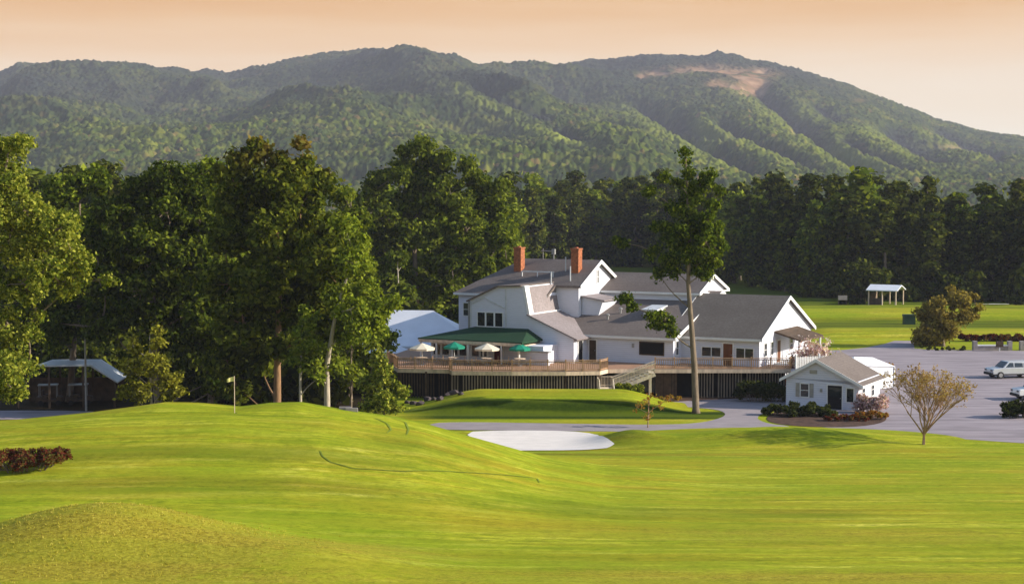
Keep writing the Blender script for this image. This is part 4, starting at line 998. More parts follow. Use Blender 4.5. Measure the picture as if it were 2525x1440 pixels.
# right wing
w = MB(); w.box(-9, 0, 0, 16, 0, 5.42); w.prism([(0, 5.42), (8, 8.9), (16, 5.42)], 'x', -9, -.0); w.build('wall', M['white_siding'], club)
gable_roof(club, -8.9, 0, 0, 16, 5.45, 8, 8.95, M['shingle_dark'], .38)
window(club, 'f', -4.85, 3.62, 1.9, .85, 0, mull=(2, 1)); window(club, 'f', -1.45, 3.55, 1.7, .95, 0, mull=(2, 1), glass=M['glass'])
door(club, 'f', -3.15, 2.8, .95, 2.1, 0, M['brown_door'])
window(club, 'r', 1.7, 3.7, .7, 1.2, 0, mull=(1, 2)); window(club, 'r', 3.6, 3.7, .7, 1.2, 0, mull=(1, 2))
door(club, 'r', 5.6, 2.8, 1.0, 2.1, 0, M['brown_door']); window(club, 'r', 9.5, 3.7, .9, 1.2, 0, mull=(1, 2))
# porch at the right gable
po = MB(); po.prism([(0, 5.75), (2.7, 4.95), (2.7, 5.10), (0, 5.92)], 'y', 4.3, 11.5)
pr = po.build('porch_roof', M['wood_dark'], club)
pp = MB()
for y in (4.5, 7.8, 11.2): pp.box(2.35, 2.52, y, y + .17, 0, 4.98)
pp.build('post', M['white'], pr)
pb = MB(); pb.box(2.40, 2.50, 4.4, 11.3, 3.65, 3.75); pb.box(2.40, 2.50, 4.4, 11.3, 2.95, 3.02)
for i in range(46): pb.box(2.43, 2.47, 4.7 + i * .14, 4.74 + i * .14, 3.02, 3.65)
pb.box(.004, 2.6, 4.3, 11.5, 2.55, 2.8); pb.build('railing', M['white'], pr)
# long middle block, two ridges
w = MB(); w.box(-27, -8, -2, 20, 0, 5.3); w.prism([(-2, 5.3), (10.4, 9.02), (20, 5.3)], 'x', -27, -8); w.build('wall', M['white_siding'], club)
gable_roof(club, -26.6, -8, -2, 20, 5.3, 10.4, 9.06, M['shingle'], .35, .24)
w = MB(); w.box(-24, -9.2, 7.4, 15.4, 7.5, 9.15); w.prism([(7.4, 9.15), (11.3, 10.72), (15.4, 9.15)], 'x', -24, -9.2); w.build('wall', M['white_siding'], club)
gable_roof(club, -24, -9.2, 7.4, 15.4, 9.15, 11.3, 10.75, M['shingle'], .3, .2)
t = MB(); t.box(-9.19, -8.86, 7.2, 15.7, 9.0, 9.16); t.build('cornice', M['white'], club)
t = MB(); t.box(-11.45, -9.0, -2.05, -2.003, 3.5, 3.62); ws = window(club, 'f', -10.25, 3.72, 2.45, 1.12, -2, glass=M['dark'], frame=M['wood_dark']); 
window(club, 'r', -1.1, 3.7, .6, 1.3, -8, mull=(1, 2)); 
door(club, 'f', -8.55, 2.8, .7, 2.0, 0, M['dark_red'])
door(club, 'f', -16.55, 2.8, .75, 2.05, -2, M['wood_dark']); 
l = MB(); l.box(-12.3, -12.1, -2.15, -2.003, 4.3, 4.7); l.build('wall_lamp', M['metal'], club)
# turned vents, pipes, small white dormer on the middle roof
d = MB(); d.box(-13.0, -11.6, 2.3, 4.6, 6.4, 7.75); dm = d.build('dormer', M['white'], club)
d = MB(); d.slab([(-13.15, 2.1, 7.75), (-11.45, 2.1, 7.75), (-11.45, 4.9, 8.05), (-13.15, 4.9, 8.05)], .12); d.build('roof', M['pale_metal'], dm)
d = MB(); d.box(-12.75, -11.85, 2.28, 2.297, 6.9, 7.5); d.build('louvre', M['metal'], dm)
for x, y, z in ((-16.6, 1.6, 6.4), (-16.0, 3.4, 6.95), (-19.2, 6.2, 7.7)):
    v = MB(); v.lathe([(.11, -.3), (.11, .6), (.2, .62), (.2, .75), (.05, .82)], 10, (x, y, z)); v.build('roof_vent', M['metal'], club)
# main house: hip at left, gable at right
w = MB(); w.box(-33, -22.5, 0, 13, 0, 9.2); w.box(-22.5, -20, 1.9, 13, 0, 9.2); w.prism([(1.9, 9.2), (1.9, 9.95), (6.5, 12.28), (13, 9.2)], 'x', -26, -20); w.build('wall', M['white_siding'], club)
r_ = MB(); e = .4; hz = 12.4; ez = 9.2 - e * .48; th_ = .24; y2 = 1.5; z2 = 9.2 + y2 * .4923
TL, TM, TN, TR_, BL_, BR = (-33 - e, -e, ez), (-22.4, -e, ez), (-22.4, y2, z2), (-20 + e, y2, z2), (-33 - e, 13 + e, ez), (-20 + e, 13 + e, ez)
RR, RL_ = (-20 + e, 6.5, hz), (-28.6, 6.5, hz)
top = [TL, TM, TN, TR_, RR, RL_, BL_, BR]; bot = [(a, b, c - th_) for a, b, c in top]
def T_(q): return tuple(8 + i for i in q)[::-1]
fs = [(0, 1, 2, 5), (2, 3, 4, 5), (6, 0, 5), (6, 5, 4, 7)]
r_.add(top + bot, fs + [T_(q) for q in fs] + [(i, 8 + i, 8 + j, j) for i, j in ((0, 1), (1, 2), (2, 3), (3, 4), (4, 7), (7, 6), (6, 0))])
mr = r_.build('roof', M['shingle'], club)
k = MB(); k.prism([(y2 - .02, z2 - .34), (6.5, hz - .36), (13 + e, ez - .3), (13 + e, ez + .03), (6.5, hz + .03), (y2 - .02, z2 + .03)], 'x', -20 + e, -20 + e + .05)
k.box(-33 - e, -22.45, -e - .05, -e - .003, ez - .24, ez - .02); k.build('fascia', M['white'], mr)
window(club, 'r', 6.5, 10.0, .5, 1.3, -20, mull=(1, 2), glass=M['metal'])
window(club, 'f', -30.3, 6.6, .8, 1.3, 0, mull=(1, 2)); window(club, 'f', -32, 6.6, .8, 1.3, 0, mull=(1, 2))
for x in (-28.1, -21.4):
    c = MB(); c.box(x - .42, x + .42, 3.85, 4.75, 10.6, 13.5); c.box(x - .48, x + .48, 3.79, 4.81, 13.5, 13.66)
    ch = c.build('chimney', M['brick'], mr)
    c = MB()
    c.lathe([(.2, 0), (.17, .12)], 12, (x, 4.3, 13.66))
    c.build('flue', M['terracotta'], ch)
# roof walk: pale rail between the chimneys and pipes
v = MB(); v.box(-27.2, -23.4, 3.0, 3.08, 11.15, 11.25)
for x in (-27.1, -25.3, -23.5): v.box(x - .04, x + .04, 3.0, 3.08, 10.5, 11.15)
v.build('rail', M['white'], mr)
v = MB(); v.box(-26.6, -25.3, 6.4, 6.48, 13.2, 13.28); v.box(-26.4, -26.34, 6.4, 6.46, 12.3, 13.5); v.box(-25.3, -24.95, 6.3, 6.6, 12.9, 13.45); v.box(-25.18, -25.08, 6.4, 6.5, 12.3, 12.9); v.build('antenna', M['metal'], mr)
for x, y in ((-22.6, 4.2), (-21.2, 2.4), (-22.8, 1.2)):
    v = MB(); zz = 9.2 + y * .49; v.lathe([(.07, -.3), (.07, 1.5)], 8, (x, y, zz)); v.build('vent_pipe', M['pale_metal'], mr)
# front block: low pitched gable, steep slope coloured rosy as sunlit, long catslide
P1 = [(-28.8, 0), (-28.8, 8.55), (-25.6, 10.0), (-22.9, 10.12), (-22.35, 7.3), (-17.2, 5.18), (-17.2, 0)]
w = MB(); w.prism(P1, 'y', -5, 5); w.build('wall', M['white_siding'], club)
def skin(pts, y0, y1, m, th=.14, name='roof'):
    s = MB(); n = len(pts); up = []
    for i, p in enumerate(pts):
        a = Vector(pts[max(i - 1, 0)]); b = Vector(pts[min(i + 1, n - 1)]); d = (b - a).normalized(); up.append((p[0] - d.y * th, p[1] + d.x * th))
    s.prism(list(pts) + up[::-1], 'y', y0, y1); return s.build(name, m, club)
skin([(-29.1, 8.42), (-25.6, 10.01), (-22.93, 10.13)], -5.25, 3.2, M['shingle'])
up_ = skin([(-22.86, 10.02), (-22.33, 7.36)], -4.1, 4.4, M['shingle_sunlit'])
cs = skin([(-22.3, 7.3), (-16.75, 5.0)], -5.25, 4.9, M['shingle_sunlit'])
t = MB(); t.prism([(-22.9, 10.2), (-22.31, 7.31), (-22.02, 7.31), (-22.6, 10.2)], 'y', -5.03, -4.12); t.build('corner_board', M['white'], club)
t = MB(); t.box(-22.33, -22.03, -4.1, 4.9, 7.29, 7.46); t.build('flashing', M['white'], club)
t = MB(); t.prism([(-28.8, 8.2), (-27.2, 9.0), (-24.9, 8.0), (-24.9, 7.85), (-27.2, 8.84), (-28.8, 8.05)], 'y', -5.06, -5.003)
t.box(-24.8, -24.62, -5.05, -5.003, 5.4, 9.8); t.box(-28.8, -28.62, -5.05, -5.003, 5.4, 8.4); t.build('trim', M['pale_metal'], club)
t = MB()
t.box(-29.0, -28.82, -5.1, -4.9, 4.5, 8.4); t.build('downpipe', M['metal'], club)
for i, a in enumerate((-27.5, -26.5, -25.5)): window(club, 'f', a, 6.05, .82, 1.35, -5, mull=(1, 1))
t = MB(); t.box(-21.1, -20.85, -5.1, -5.003, 4.6, 4.95); t.build('wall_lamp', M['metal'], club)
# small shed dormer in the valley between the main house and the middle block
w = MB(); w.prism([(-19.95, 6.6), (-18.2, 6.6), (-17.6, 8.4), (-19.95, 8.75)], 'y', 2.6, 6.2); sd = w.build('dormer', M['white_siding'], club)
w = MB(); w.slab([(-20.3, 2.3, 8.95), (-17.3, 2.3, 8.5), (-17.3, 6.5, 8.5), (-20.3, 6.5, 8.95)], .12); w.build('roof', M['shingle_sunlit'], sd)
# green porch roof on posts before the front block, walls under it
gr = MB()
A0, A1 = (-32.3, -9.4, 5.0), (-20.6, -9.4, 5.0); B0, B1 = (-28.2, -5.003, 5.95), (-22.2, -5.003, 5.95); C0, C1 = (-32.3, -3.5, 5.0), (-20.6, -5.003, 5.0)
gr.slab([A0, A1, B1, B0], .16); gr.slab([(-32.3, -5.01, 5.0), A0, B0], .16); gr.slab([A1, (-20.6, -5.01, 5.0), B1], .16)
g_ = gr.build('porch_roof', M['shingle_green'], club)
t = MB(); t.box(-32.2, -20.7, -9.42, -9.3, 4.66, 4.90); t.box(-32.2, -20.7, -9.42, -5.3, 4.60, 4.66); t.build('fascia', M['rail_pale'], g_)
for x in (-32.0, -30.2, -28.4, -26.6, -24.9, -22.9, -21.0):
    t = MB(); t.box(x - .07, x + .07, -9.38, -9.24, 2.8, 4.66); t.build('post', M['white'], g_)
t = MB(); t.box(-31.6, -19.0, -8.0, -5.003, 0, 4.58); t.box(-22.2, -18.3, -8.4, -8.0, 0, 4.05); t.build('wall', M['white_siding'], club)
t = MB(); t.box(-22.3, -18.2, -8.5, -7.9, 4.05, 4.16); t.build('parapet', M['metal'], club)
for a in (-30.9, -29.9, -28.9, -27.9, -26.5, -25.5): window(club, 'f', a, 3.3, .78, 1.05, -8, mull=(1, 1))
door(club, 'f', -23.9, 2.8, .95, 1.95, -8, M['dark_red'], glazed=True)
door(club, 'r', -3.6, 2.8, .9, 2.05, -17.2, M['dark'])

# ------------------------------------------------------------------ timber terrace
dk = empty('timber_terrace', (0, 151, 0), 0, 'long timber terrace with cedar railing and slatted skirting before the clubhouse', 'terrace')
DP = [(-10.8, 1.8), (-5.9, .9), (-5.6, -.4), (0, -.9), (5, -.9), (8.2, -.4), (9.0, 1.2), (13.3, 1.7), (13.5, 1.3), (26.2, 1.3), (27, 4), (24.0, 6), (-4, 22), (-16, 22), (-12.5, 9)]
m_ = MB(); m_.prism(DP, 'z', 2.55, 2.8); m_.build('deck_floor', M['deck'], dk)
edge = [(-12.3, 8.5), (-10.8, 1.8), (-5.9, .9), (-5.6, -.4), (0, -.9), (5, -.9), (8.2, -.4), (9.0, 1.2)]
edge2 = [(13.5, 1.3), (26.2, 1.3), (26.9, 3.9)]
def along(pts, step):
    out = []
    for a, b in zip(pts[:-1], pts[1:]):
        a = Vector(a); b = Vector(b); n = max(1, round((b - a).length / step))
        for k in range(n): out.append(a.lerp(b, k / n))
    out.append(Vector(pts[-1])); return out
def railing(parent, pts, z0, m, top=M['rail']):
    r = MB(); q = along(pts, 1.7)
    for a, b in zip(q[:-1], q[1:]):
        r.beam((a.x, a.y, z0 + 1.02), (b.x, b.y, z0 + 1.02), .14, .05); r.beam((a.x, a.y, z0 + .12), (b.x, b.y, z0 + .12), .05, .08)
        r.beam((a.x, a.y, z0 + .88), (b.x, b.y, z0 + .88), .05, .08)
        n = 9
        for k in range(1, n): c = a.lerp(b, k / n); r.box(c.x - .028, c.x + .028, c.y - .02, c.y + .02, z0 + .14, z0 + .9)
    R_ = r.build('railing', m, parent)
    for a in q:
        p = MB(); p.box(a.x - .06, a.x + .06, a.y - .06, a.y + .06, z0, z0 + 1.12); p.build('post', m, R_)
railing(dk, edge, 2.8, M['rail']); railing(dk, edge2, 2.8, M['rail'])
f = MB()
for pts in (edge, [(9.0, 1.2), (13.3, 1.7), (13.5, 1.3)], edge2):
    for a, b in zip(pts[:-1], pts[1:]): f.beam((a[0], a[1] - .06, 2.60), (b[0], b[1] - .06, 2.60), .06, .36)
f.build('fascia', M['rail_pale'], dk)
def skirting(pts, name, m, prob=1, lean=0, w=.12, zt=2.40):
    s = MB(); q = along(pts, .27)
    for i, a in enumerate(q):
        if random.random() > prob: continue
        j = random.uniform(-.012, .012); hw = w / 2 * random.uniform(.8, 1.1)
        s.box(a.x - hw, a.x + hw, a.y + .1 + j, a.y + .135 + j, -.1, zt + random.uniform(-.03, .01))
    return s.build(name, m, dk)
skirting([(-10.8, 2.1), (-6.1, 1.3)], 'skirt', M['wood_dark'], .9)
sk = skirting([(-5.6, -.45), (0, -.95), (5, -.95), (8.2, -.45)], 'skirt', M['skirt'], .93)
skirting([(13.7, 1.7), (15.5, 1.7)], 'skirt', M['wood_dark'], 1, w=.25)
skirting([(17.4, 1.6), (26, 1.6)], 'skirt', M['skirt'], .9)
b_ = MB(); b_.beam((-5.6, .15, 1.2), (9, 1.4, 1.2), .04, 2.3); b_.beam((13.6, 2.6, 1.2), (26, 2.6, 1.2), .04, 2.3); b_.beam((-10.8, 2.9, 1.2), (-5.7, 2.1, 1.2), .04, 2.3); b_.build('dark_backing', M['dark'], dk)  # black sheets standing in for the shade under the deck
for a in along([(-10.6, 2.3), (-5.6, -.2), (0, -.6), (5, -.6), (8.2, 0)], 2.8):
    p = MB(); p.box(a.x - .1, a.x + .1, a.y, a.y + .2, -.2, 2.55); p.build('support_post', M['wood_dark'], dk)
# stairs: down from the terrace to a landing, then forward to the mound
st = empty('timber_stairs', (0, 148.6, 0), 0, 'pale timber stairs with landing coming down from the terrace', 'stairs')
fl = MB(); n = 9
for i in range(n):
    x = 13.2 - i * .42; z = 2.62 - i * .17; fl.box(x - .42, x, 1.3, 2.9, z, z + .06); fl.box(x - .05, x, 1.3, 2.9, z - .14, z)
fl.build('flight', M['rail_new'], st)
ld = MB(); ld.box(8.0, 9.5, 1.0, 3.0, 1.05, 1.17)
for x in (8.1, 9.35):
    for y in (1.1, 2.85): ld.box(x - .06, x + .06, y - .06, y + .06, -.1, 1.05)
ld.build('landing', M['rail_new'], st)
f2 = MB()
for i in range(6): f2.box(8.1, 9.4, .65 - i * .36, 1.0 - i * .36, .95 - i * .17, 1.0 - i * .17)
f2.beam((8.1, 1.0, 1.0), (8.1, -1.2, 0.0), .06, .26); f2.beam((9.4, 1.0, 1.0), (9.4, -1.2, 0.0), .06, .26); f2.build('flight', M['rail_new'], st)
sg = MB(); sg.beam((13.3, 1.26, 2.55), (9.4, 1.26, 1.0), .07, .34); sg.beam((13.3, 2.94, 2.55), (9.4, 2.94, 1.0), .07, .34); sg.build('stringer', M['rail_new'], st)
for y in (1.26, 2.94):
    h = MB(); h.beam((13.4, y, 3.62), (9.3, y, 2.08), .10, .07); h.beam((13.4, y, 2.95), (9.3, y, 1.42), .05, .06)
    for i in range(28): x = 13.2 - i * .14; z = 2.75 - (13.2 - x) * .38; h.box(x - .02, x + .02, y - .02, y + .02, z, z + .85)
    h.build('handrail', M['rail_new'], st)
h = MB()
for (a, b) in (((8.0, 1.0), (8.0, 3.0)), ((8.0, 3.0), (9.5, 3.0))):
    h.beam((*a, 2.15), (*b, 2.15), .1, .06); h.beam((*a, 1.35), (*b, 1.35), .05, .06)
    for k in range(12): c = Vector(a).lerp(Vector(b), k / 11); h.box(c.x - .02, c.x + .02, c.y - .02, c.y + .02, 1.2, 2.15)
h.build('handrail', M['rail_new'], st)
for x in (8.1, 9.4):
    h = MB(); h.beam((x, 1.0, 2.05), (x, -1.2, 1.0), .08, .06); h.box(x - .05, x + .05, -1.22, -1.12, -.1, 1.05); h.box(x - .05, x + .05, .95, 1.05, 0, 2.15)
    for k in range(10): q = .9 - k * .22; h.box(x - .02, x + .02, q - .02, q + .02, .35 + q * .45, 1.5 + q * .45)
    h.build('handrail', M['rail_new'], st)
for x in (10.4, 11.6, 12.9):
    p = MB(); z = 2.55 - (13.3 - x) * .39
    for y in (1.28, 2.9): p.box(x - .06, x + .06, y - .06, y + .06, -.1, z)
    p.build('post', M['rail_new'], st)

# ------------------------------------------------------------------ on the terrace
def parasol(x, y, m, label, h=2.15, r=1.1, tilt=0, z=2.8):
    o = empty('parasol', (x, y, z), 0, label, 'parasol', 'parasols on the terrace')
    c = MB(); n = 8; vs = [(0, 0, h + .32)] + [(r * math.cos(2 * math.pi * k / n + .4), r * math.sin(2 * math.pi * k / n + .4), h - .18) for k in range(n)] + [(0, 0, h + .27)] + [(r * math.cos(2 * math.pi * k / n + .4), r * math.sin(2 * math.pi * k / n + .4), h - .22) for k in range(n)]
    c.add(vs, [(0, 1 + k, 1 + (k + 1) % n) for k in range(n)] + [(9, 10 + (k + 1) % n, 10 + k) for k in range(n)] + [(1 + k, 10 + k, 10 + (k + 1) % n, 1 + (k + 1) % n) for k in range(n)])
    for k in range(n):
        a = 2 * math.pi * k / n + .4; b = 2 * math.pi * (k + 1) / n + .4
        c.add([(r * math.cos(a), r * math.sin(a), h - .18), (r * math.cos(b), r * math.sin(b), h - .18), (r * .99 * math.cos(b), r * .99 * math.sin(b), h - .36), (r * .99 * math.cos(a), r * .99 * math.sin(a), h - .36)], [(0, 1, 2, 3)])
    c.build('canopy', m, o, fix=False)
    p = MB(); p.tube([(0, 0, 0), (0, 0, h + .3)], .035, 8); p.build('pole', M['white'], o)
    b = MB(); b.lathe([(.3, 0), (.28, .06), (.06, .1), (.05, .3)], 14); b.build('base', M['metal'], o)
parasol(-8.7, 156.5, M['cream'], 'cream parasol at the left end of the terrace', r=1.3, h=1.75)
parasol(-5.6, 156.8, M['green_canvas'], 'green parasol between the two cream parasols', h=1.85)
parasol(-2.4, 156.2, M['cream'], 'cream parasol before the red door, right of a green one', r=1.3, h=1.75)
parasol(.75, 155.6, M['green_canvas'], 'green parasol right of the dark red terrace door', h=1.8)
def chair():
    o = empty('chair', (0, 0, 0)); s = MB(); s.box(-.22, .22, -.22, .22, .42, .46); s.build('seat', M['rail'], o)
    b = MB(); b.box(-.22, .22, .19, .23, .5, .9); b.build('backrest', M['rail'], o)
    for x in (-.19, .19):
        for y in (-.19, .19): l = MB(); l.box(x - .02, x + .02, y - .02, y + .02, 0, .42); l.build('leg', M['wood_dark'], o)
    return o
def table():
    o = empty('round_table', (0, 0, 0)); t = MB(); t.lathe([(.55, .70), (.56, .74), (.5, .75)], 18); t.build('table_top', M['rail_pale'], o)
    p = MB(); p.lathe([(.28, 0), (.05, .06), (.04, .70)], 10); p.build('pedestal', M['metal'], o); return o
c0, t0 = chair(), table(); fc = ft = True
for i, (x, y, lab) in enumerate(((-8.7, 156.0, 'left cream parasol'), (-5.6, 156.3, 'left green parasol'), (-2.4, 155.6, 'second cream parasol'), (.75, 155.1, 'right green parasol'))):
    t = t0 if ft else copy_tree(t0); ft = False; t.location = (x, y - .3, 2.8); tag(t, 'small round terrace table under the ' + lab, 'table', 'round tables on the terrace')
    for sgn in (-1, 1):
        c = c0 if fc else copy_tree(c0); fc = False; c.location = (x + sgn * .85, y - .3, 2.8); c.rotation_euler = (0, 0, -sgn * math.pi / 2)
        tag(c, 'reddish timber chair %s the round table under the %s' % ('left of' if sgn < 0 else 'right of', lab), 'chair', 'chairs on the terrace')
# picket fence with flower boxes by the porch
pf = empty('picket_fence', (26.6, 151.2, 0), R(24), 'white picket fence along the porch between clubhouse and small white building', 'fence')
for k, (a, b) in enumerate(((0, 2.6), (2.6, 5.2))):
    p = MB(); p.box(a, b, 0, .04, 3.75 - k * .0, 3.83); p.box(a, b, 0, .04, 3.1, 3.18)
    for i in range(14): x = a + .1 + i * .185; p.prism([(x - .06, 2.85), (x + .06, 2.85), (x + .06, 3.98), (x, 4.07), (x - .06, 3.98)], 'y', -.03, -.002)
    p.build('pickets', M['white'], pf)
for x in (0, 2.6, 5.2): p = MB(); p.box(x - .07, x + .07, -.06, .1, 0, 4.25); p.build('post', M['white'], pf)
p = MB(); p.box(-.05, 5.25, .01, .8, 2.6, 2.8); p.box(-.05, 5.25, .05, .1, 0, 2.6); p.build('landing', M['white_siding'], pf)

# ------------------------------------------------------------------ small white building
sb_ = empty('small_building', (24.9, 146.6, 0), YAW, 'small white gabled building with grey roof beside the parking lot', 'building')
w = MB(); w.box(0, 6.7, .0, 7, -.2, 2.6); w.prism([(0, 2.6), (2.9, 4.25), (6.7, 2.35), (6.7, 2.3)], 'y', 0, 7); w.build('wall', M['white_siding'], sb_)
r = MB(); r.prism([(-.45, 2.35), (2.9, 4.28), (7.2, 2.1), (7.2, 2.28), (2.9, 4.48), (-.45, 2.54)], 'y', -.45, 7.5); ro = r.build('roof', M['shingle'], sb_)
k = MB(); k.prism([(-.48, 2.28), (2.9, 4.2), (7.23, 2.02), (7.23, 2.3), (2.9, 4.5), (-.48, 2.56)], 'y', -.5, -.453); k.box(7.203, 7.24, -.4, 7.5, 2.04, 2.28); k.build('fascia', M['white'], ro)
window(sb_, 'f', 1.75, 1.0, .72, 1.15, 0, mull=(1, 2), shutters=M['metal'])
door(sb_, 'f', 4.55, .0, 1.3, 2.15, 0, M['dark'], glazed=True)
window(sb_, 'f', 5.95, .75, .62, 1.2, 0)
v = MB(); v.box(2.2, 2.9, -.03, -.003, 3.1, 3.45); v.build('vent', M['metal'], sb_)
window(sb_, 'r', 1.5, .9, .8, 1.1, 6.7, mull=(1, 2)); window(sb_, 'r', 4.5, .9, .8, 1.1, 6.7, mull=(1, 2))
l = MB(); l.box(3.2, 3.4, -.12, -.003, 1.5, 1.8); l.build('wall_lamp', M['metal'], sb_)

# white walled party tent behind it
cn = empty('party_tent', (33.4, 157.6, 0), R(36), 'bright white walled party tent standing behind the small white building', 'tent')
c = MB(); c.add([(-.15, -.15, 2.55), (5.9, -.15, 2.1), (5.9, 3.2, 2.1), (-.15, 3.2, 2.55), (1.6, 1.5, 3.2), (4.3, 1.5, 3.0)], [(0, 1, 5, 4), (1, 2, 5), (2, 3, 4, 5), (3, 0, 4), (0, 3, 2, 1)]); c.build('roof', M['tent'], cn)
c = MB(); c.prism([(0, 0), (5.75, 0), (5.75, 2.10), (0, 2.54)], 'y', 0, .04); c.box(0, .04, .042, 3.0, 0, 2.5); c.box(5.71, 5.75, .042, 3.0, 0, 2.08); c.build('side_panel', M['tent'], cn)
for x, z in ((-.06, 2.5), (5.8, 2.05)):
    for y in (-.06, 3.1): p = MB(); p.box(x - .05, x + .05, y - .05, y + .05, 0, z); p.build('post', M['white'], cn)
w_ = MB(); w_.box(4.4, 5.0, -.03, -.003, 1.2, 1.7); w_.build('window', M['metal'], cn)

# ------------------------------------------------------------------ marquee
mq = empty('marquee', (-9.4, 180, 0), -R(8), 'big white hipped marquee behind the left end of the clubhouse', 'tent')
t = MB(); c4 = [(-9, -4.5, 2.75), (8.0, -4.5, 2.75), (8.0, 4.5, 2.75), (-9, 4.5, 2.75)]; r0_, r1_ = (-4.2, 0, 6.35), (.6, 0, 6.35)
# sagging panels between ridge and eaves
def panel(a, b, p, q, n=8):
    vs = []; fs = []
    for i in range(n + 1):
        for j in range(n + 1):
            u, v = i / n, j / n; A_ = Vector(a).lerp(Vector(b), u); B_ = Vector(p).lerp(Vector(q), u); P_ = A_.lerp(B_, v)
            P_.z -= .38 * math.sin(math.pi * v) ; vs.append(P_)
    for i in range(n):
        for j in range(n): k = i * (n + 1) + j; fs.append((k, k + 1, k + n + 2, k + n + 1))
    t.add(vs, fs)
panel(c4[0], c4[1], r0_, r1_); panel(c4[1], c4[2], r1_, r1_); panel(c4[2], c4[3], r1_, r0_); panel(c4[3], c4[0], r0_, r0_)
ca = t.build('canopy', M['tent'], mq, fix=False)
t = MB()
for a, b in ((0, 1), (1, 2), (2, 3), (3, 0)):
    A_, B_ = Vector(c4[a]), Vector(c4[b]); n = 14
    for i in range(n):
        p, q = A_.lerp(B_, i / n), A_.lerp(B_, (i + 1) / n); mm = (p + q) / 2
        t.add([p, q, q - Vector((0, 0, .3)), mm - Vector((0, 0, .45)), p - Vector((0, 0, .3))], [(0, 1, 2, 3, 4)])
t.build('valance', M['tent'], ca, fix=False)
for x in (-9, -3.3, 2.3, 8.0):
    for y in (-4.5, 4.5): p = MB(); p.tube([(x, y, 0), (x, y, 2.75)], .05, 6); p.build('pole', M['white'], mq)
sq = empty('small_tent', (-13.6, 170, 0), -R(12), 'small white peaked tent half hidden by leaves left of the marquee', 'tent')
t = MB(); n = 10; vs = []; fs = []
for k in range(n + 1):
    f_ = k / n; hw = 2.9 * (1 - f_) + .03; z = 2.6 + 2.0 * f_ ** 1.7
    vs += [(-hw, -hw, z), (hw, -hw, z), (hw, hw, z), (-hw, hw, z)]
for k in range(n):
    for j in range(4): fs.append((4 * k + j, 4 * k + (j + 1) % 4, 4 * k + 4 + (j + 1) % 4, 4 * k + 4 + j))
t.add(vs, fs); t.box(-2.9, 2.9, -2.92, -2.9, 2.35, 2.6); t.box(2.9, 2.92, -2.9, 2.9, 2.35, 2.6); t.box(-2.92, -2.9, -2.9, 2.9, 2.35, 2.6); t.build('canopy', M['tent'], sq, fix=False)
for x in (-2.85, 2.85):
    for y in (-2.85, 2.85): p = MB(); p.tube([(x, y, 0), (x, y, 2.6)], .05, 6); p.build('pole', M['white'], sq)

# ------------------------------------------------------------------ cart shed at left
cs_ = empty('cart_shed', (-40.4, 148, 0), R(4), 'low open shed with pale metal roof in the shade at left', 'building')
r = MB(); r.prism([(-4.6, 2.95), (-2.2, 3.75), (2.2, 3.75), (4.6, 2.2), (4.6, 2.32), (2.25, 3.88), (-2.2, 3.88), (-4.6, 3.08)], 'y', -2.6, 2.6); r.build('roof', M['pale_metal'], cs_)
for x, z in ((-4.3, 2.95), (-1.5, 3.7), (1.5, 3.7), (4.3, 2.3)):
    for y in (-2.4, 2.4): p = MB(); p.box(x - .08, x + .08, y - .08, y + .08, 0, z); p.build('post', M['wood_dark'], cs_)
b = MB(); b.box(-4.3, 4.3, 2.42, 2.5, 0, 2.2); b.build('wall', M['wood_dark'], cs_)
def cart(x, y, label):
    o = empty('golf_cart', (x, y, 0), R(10), label, 'golf cart', 'golf carts in the open shed')
    b = MB(); b.prism([(-1.15, .35), (1.15, .35), (1.15, .75), (.75, .85), (.55, .55), (-.1, .55), (-.2, .8), (-1.15, .8)], 'y', -.55, .55); b.build('body', M['wood_dark'], o)  # dark body colour carries the shade inside the shed
    s = MB(); s.box(-.6, -.05, -.5, .5, .8, .95); s.box(-.68, -.55, -.5, .5, .95, 1.35); s.build('seat', M['wood_dark'], o)
    r = MB(); r.box(-1.0, .75, -.58, .58, 1.82, 1.9)
    r.build('roof', M['metal'], o)
    for xx in (-.9, .65):
        for yy in (-.5, .5): q = MB(); q.beam((xx, yy, .75), (xx, yy, 1.82), .04, .04); q.build('roof_post', M['metal'], o)
    for xx in (-.75, .8):
        for yy in (-.5, .5): q = MB(); q.tube([(xx, yy - .09, .24), (xx, yy + .09, .24)], .24, 14); q.build('wheel', M['rubber'], o)
cart(-42.3, 147.6, 'pale golf cart in the left bay of the open shed'); cart(-39.6, 147.8, 'pale golf cart in the middle bay of the open shed')
pl = MB(); pl.tube([(0, 0, 0), (0, 0, 6.6)], [.11, .08], 8); po_ = pl.build('wooden_pole', M['metal'], fix=True); po_.location = (-37.9, 143.5, 0); tag(po_, 'slim grey pole before the open shed with the pale roof', 'pole')

# ------------------------------------------------------------------ far pavilion
pv = empty('pavilion', (65.6, 284, gz1(65.6, 284)), -R(30), 'small pavilion with white roof at the edge of the far wood', 'pavilion')
r = MB(); r.prism([(-2.6, 2.5), (0, 3.35), (2.6, 2.5), (2.6, 2.65), (0, 3.5), (-2.6, 2.65)], 'x', -2.8, 2.8) ; r.build('roof', M['tent'], pv)
for x in (-2.4, 0, 2.4):
    for y in (-2.2, 2.2): p = MB(); p.box(x - .09, x + .09, y - .09, y + .09, 0, 2.6); p.build('post', M['rail_pale'], pv)
w = MB(); w.box(-2.3, -.1, -2.2, -2.1, 0, 1.2); w.box(-2.4, -2.3, -2.1, 2.1, 0, 2.0); w.build('wall', M['wood_dark'], pv)
sg_ = empty('signboard', (57.6, 282, gz1(57.6, 282)), 0, 'small pale signboard on posts left of the far pavilion', 'sign')
s = MB(); s.box(-.8, .8, -.04, .04, .9, 1.7); s.build('board', M['stone'], sg_)
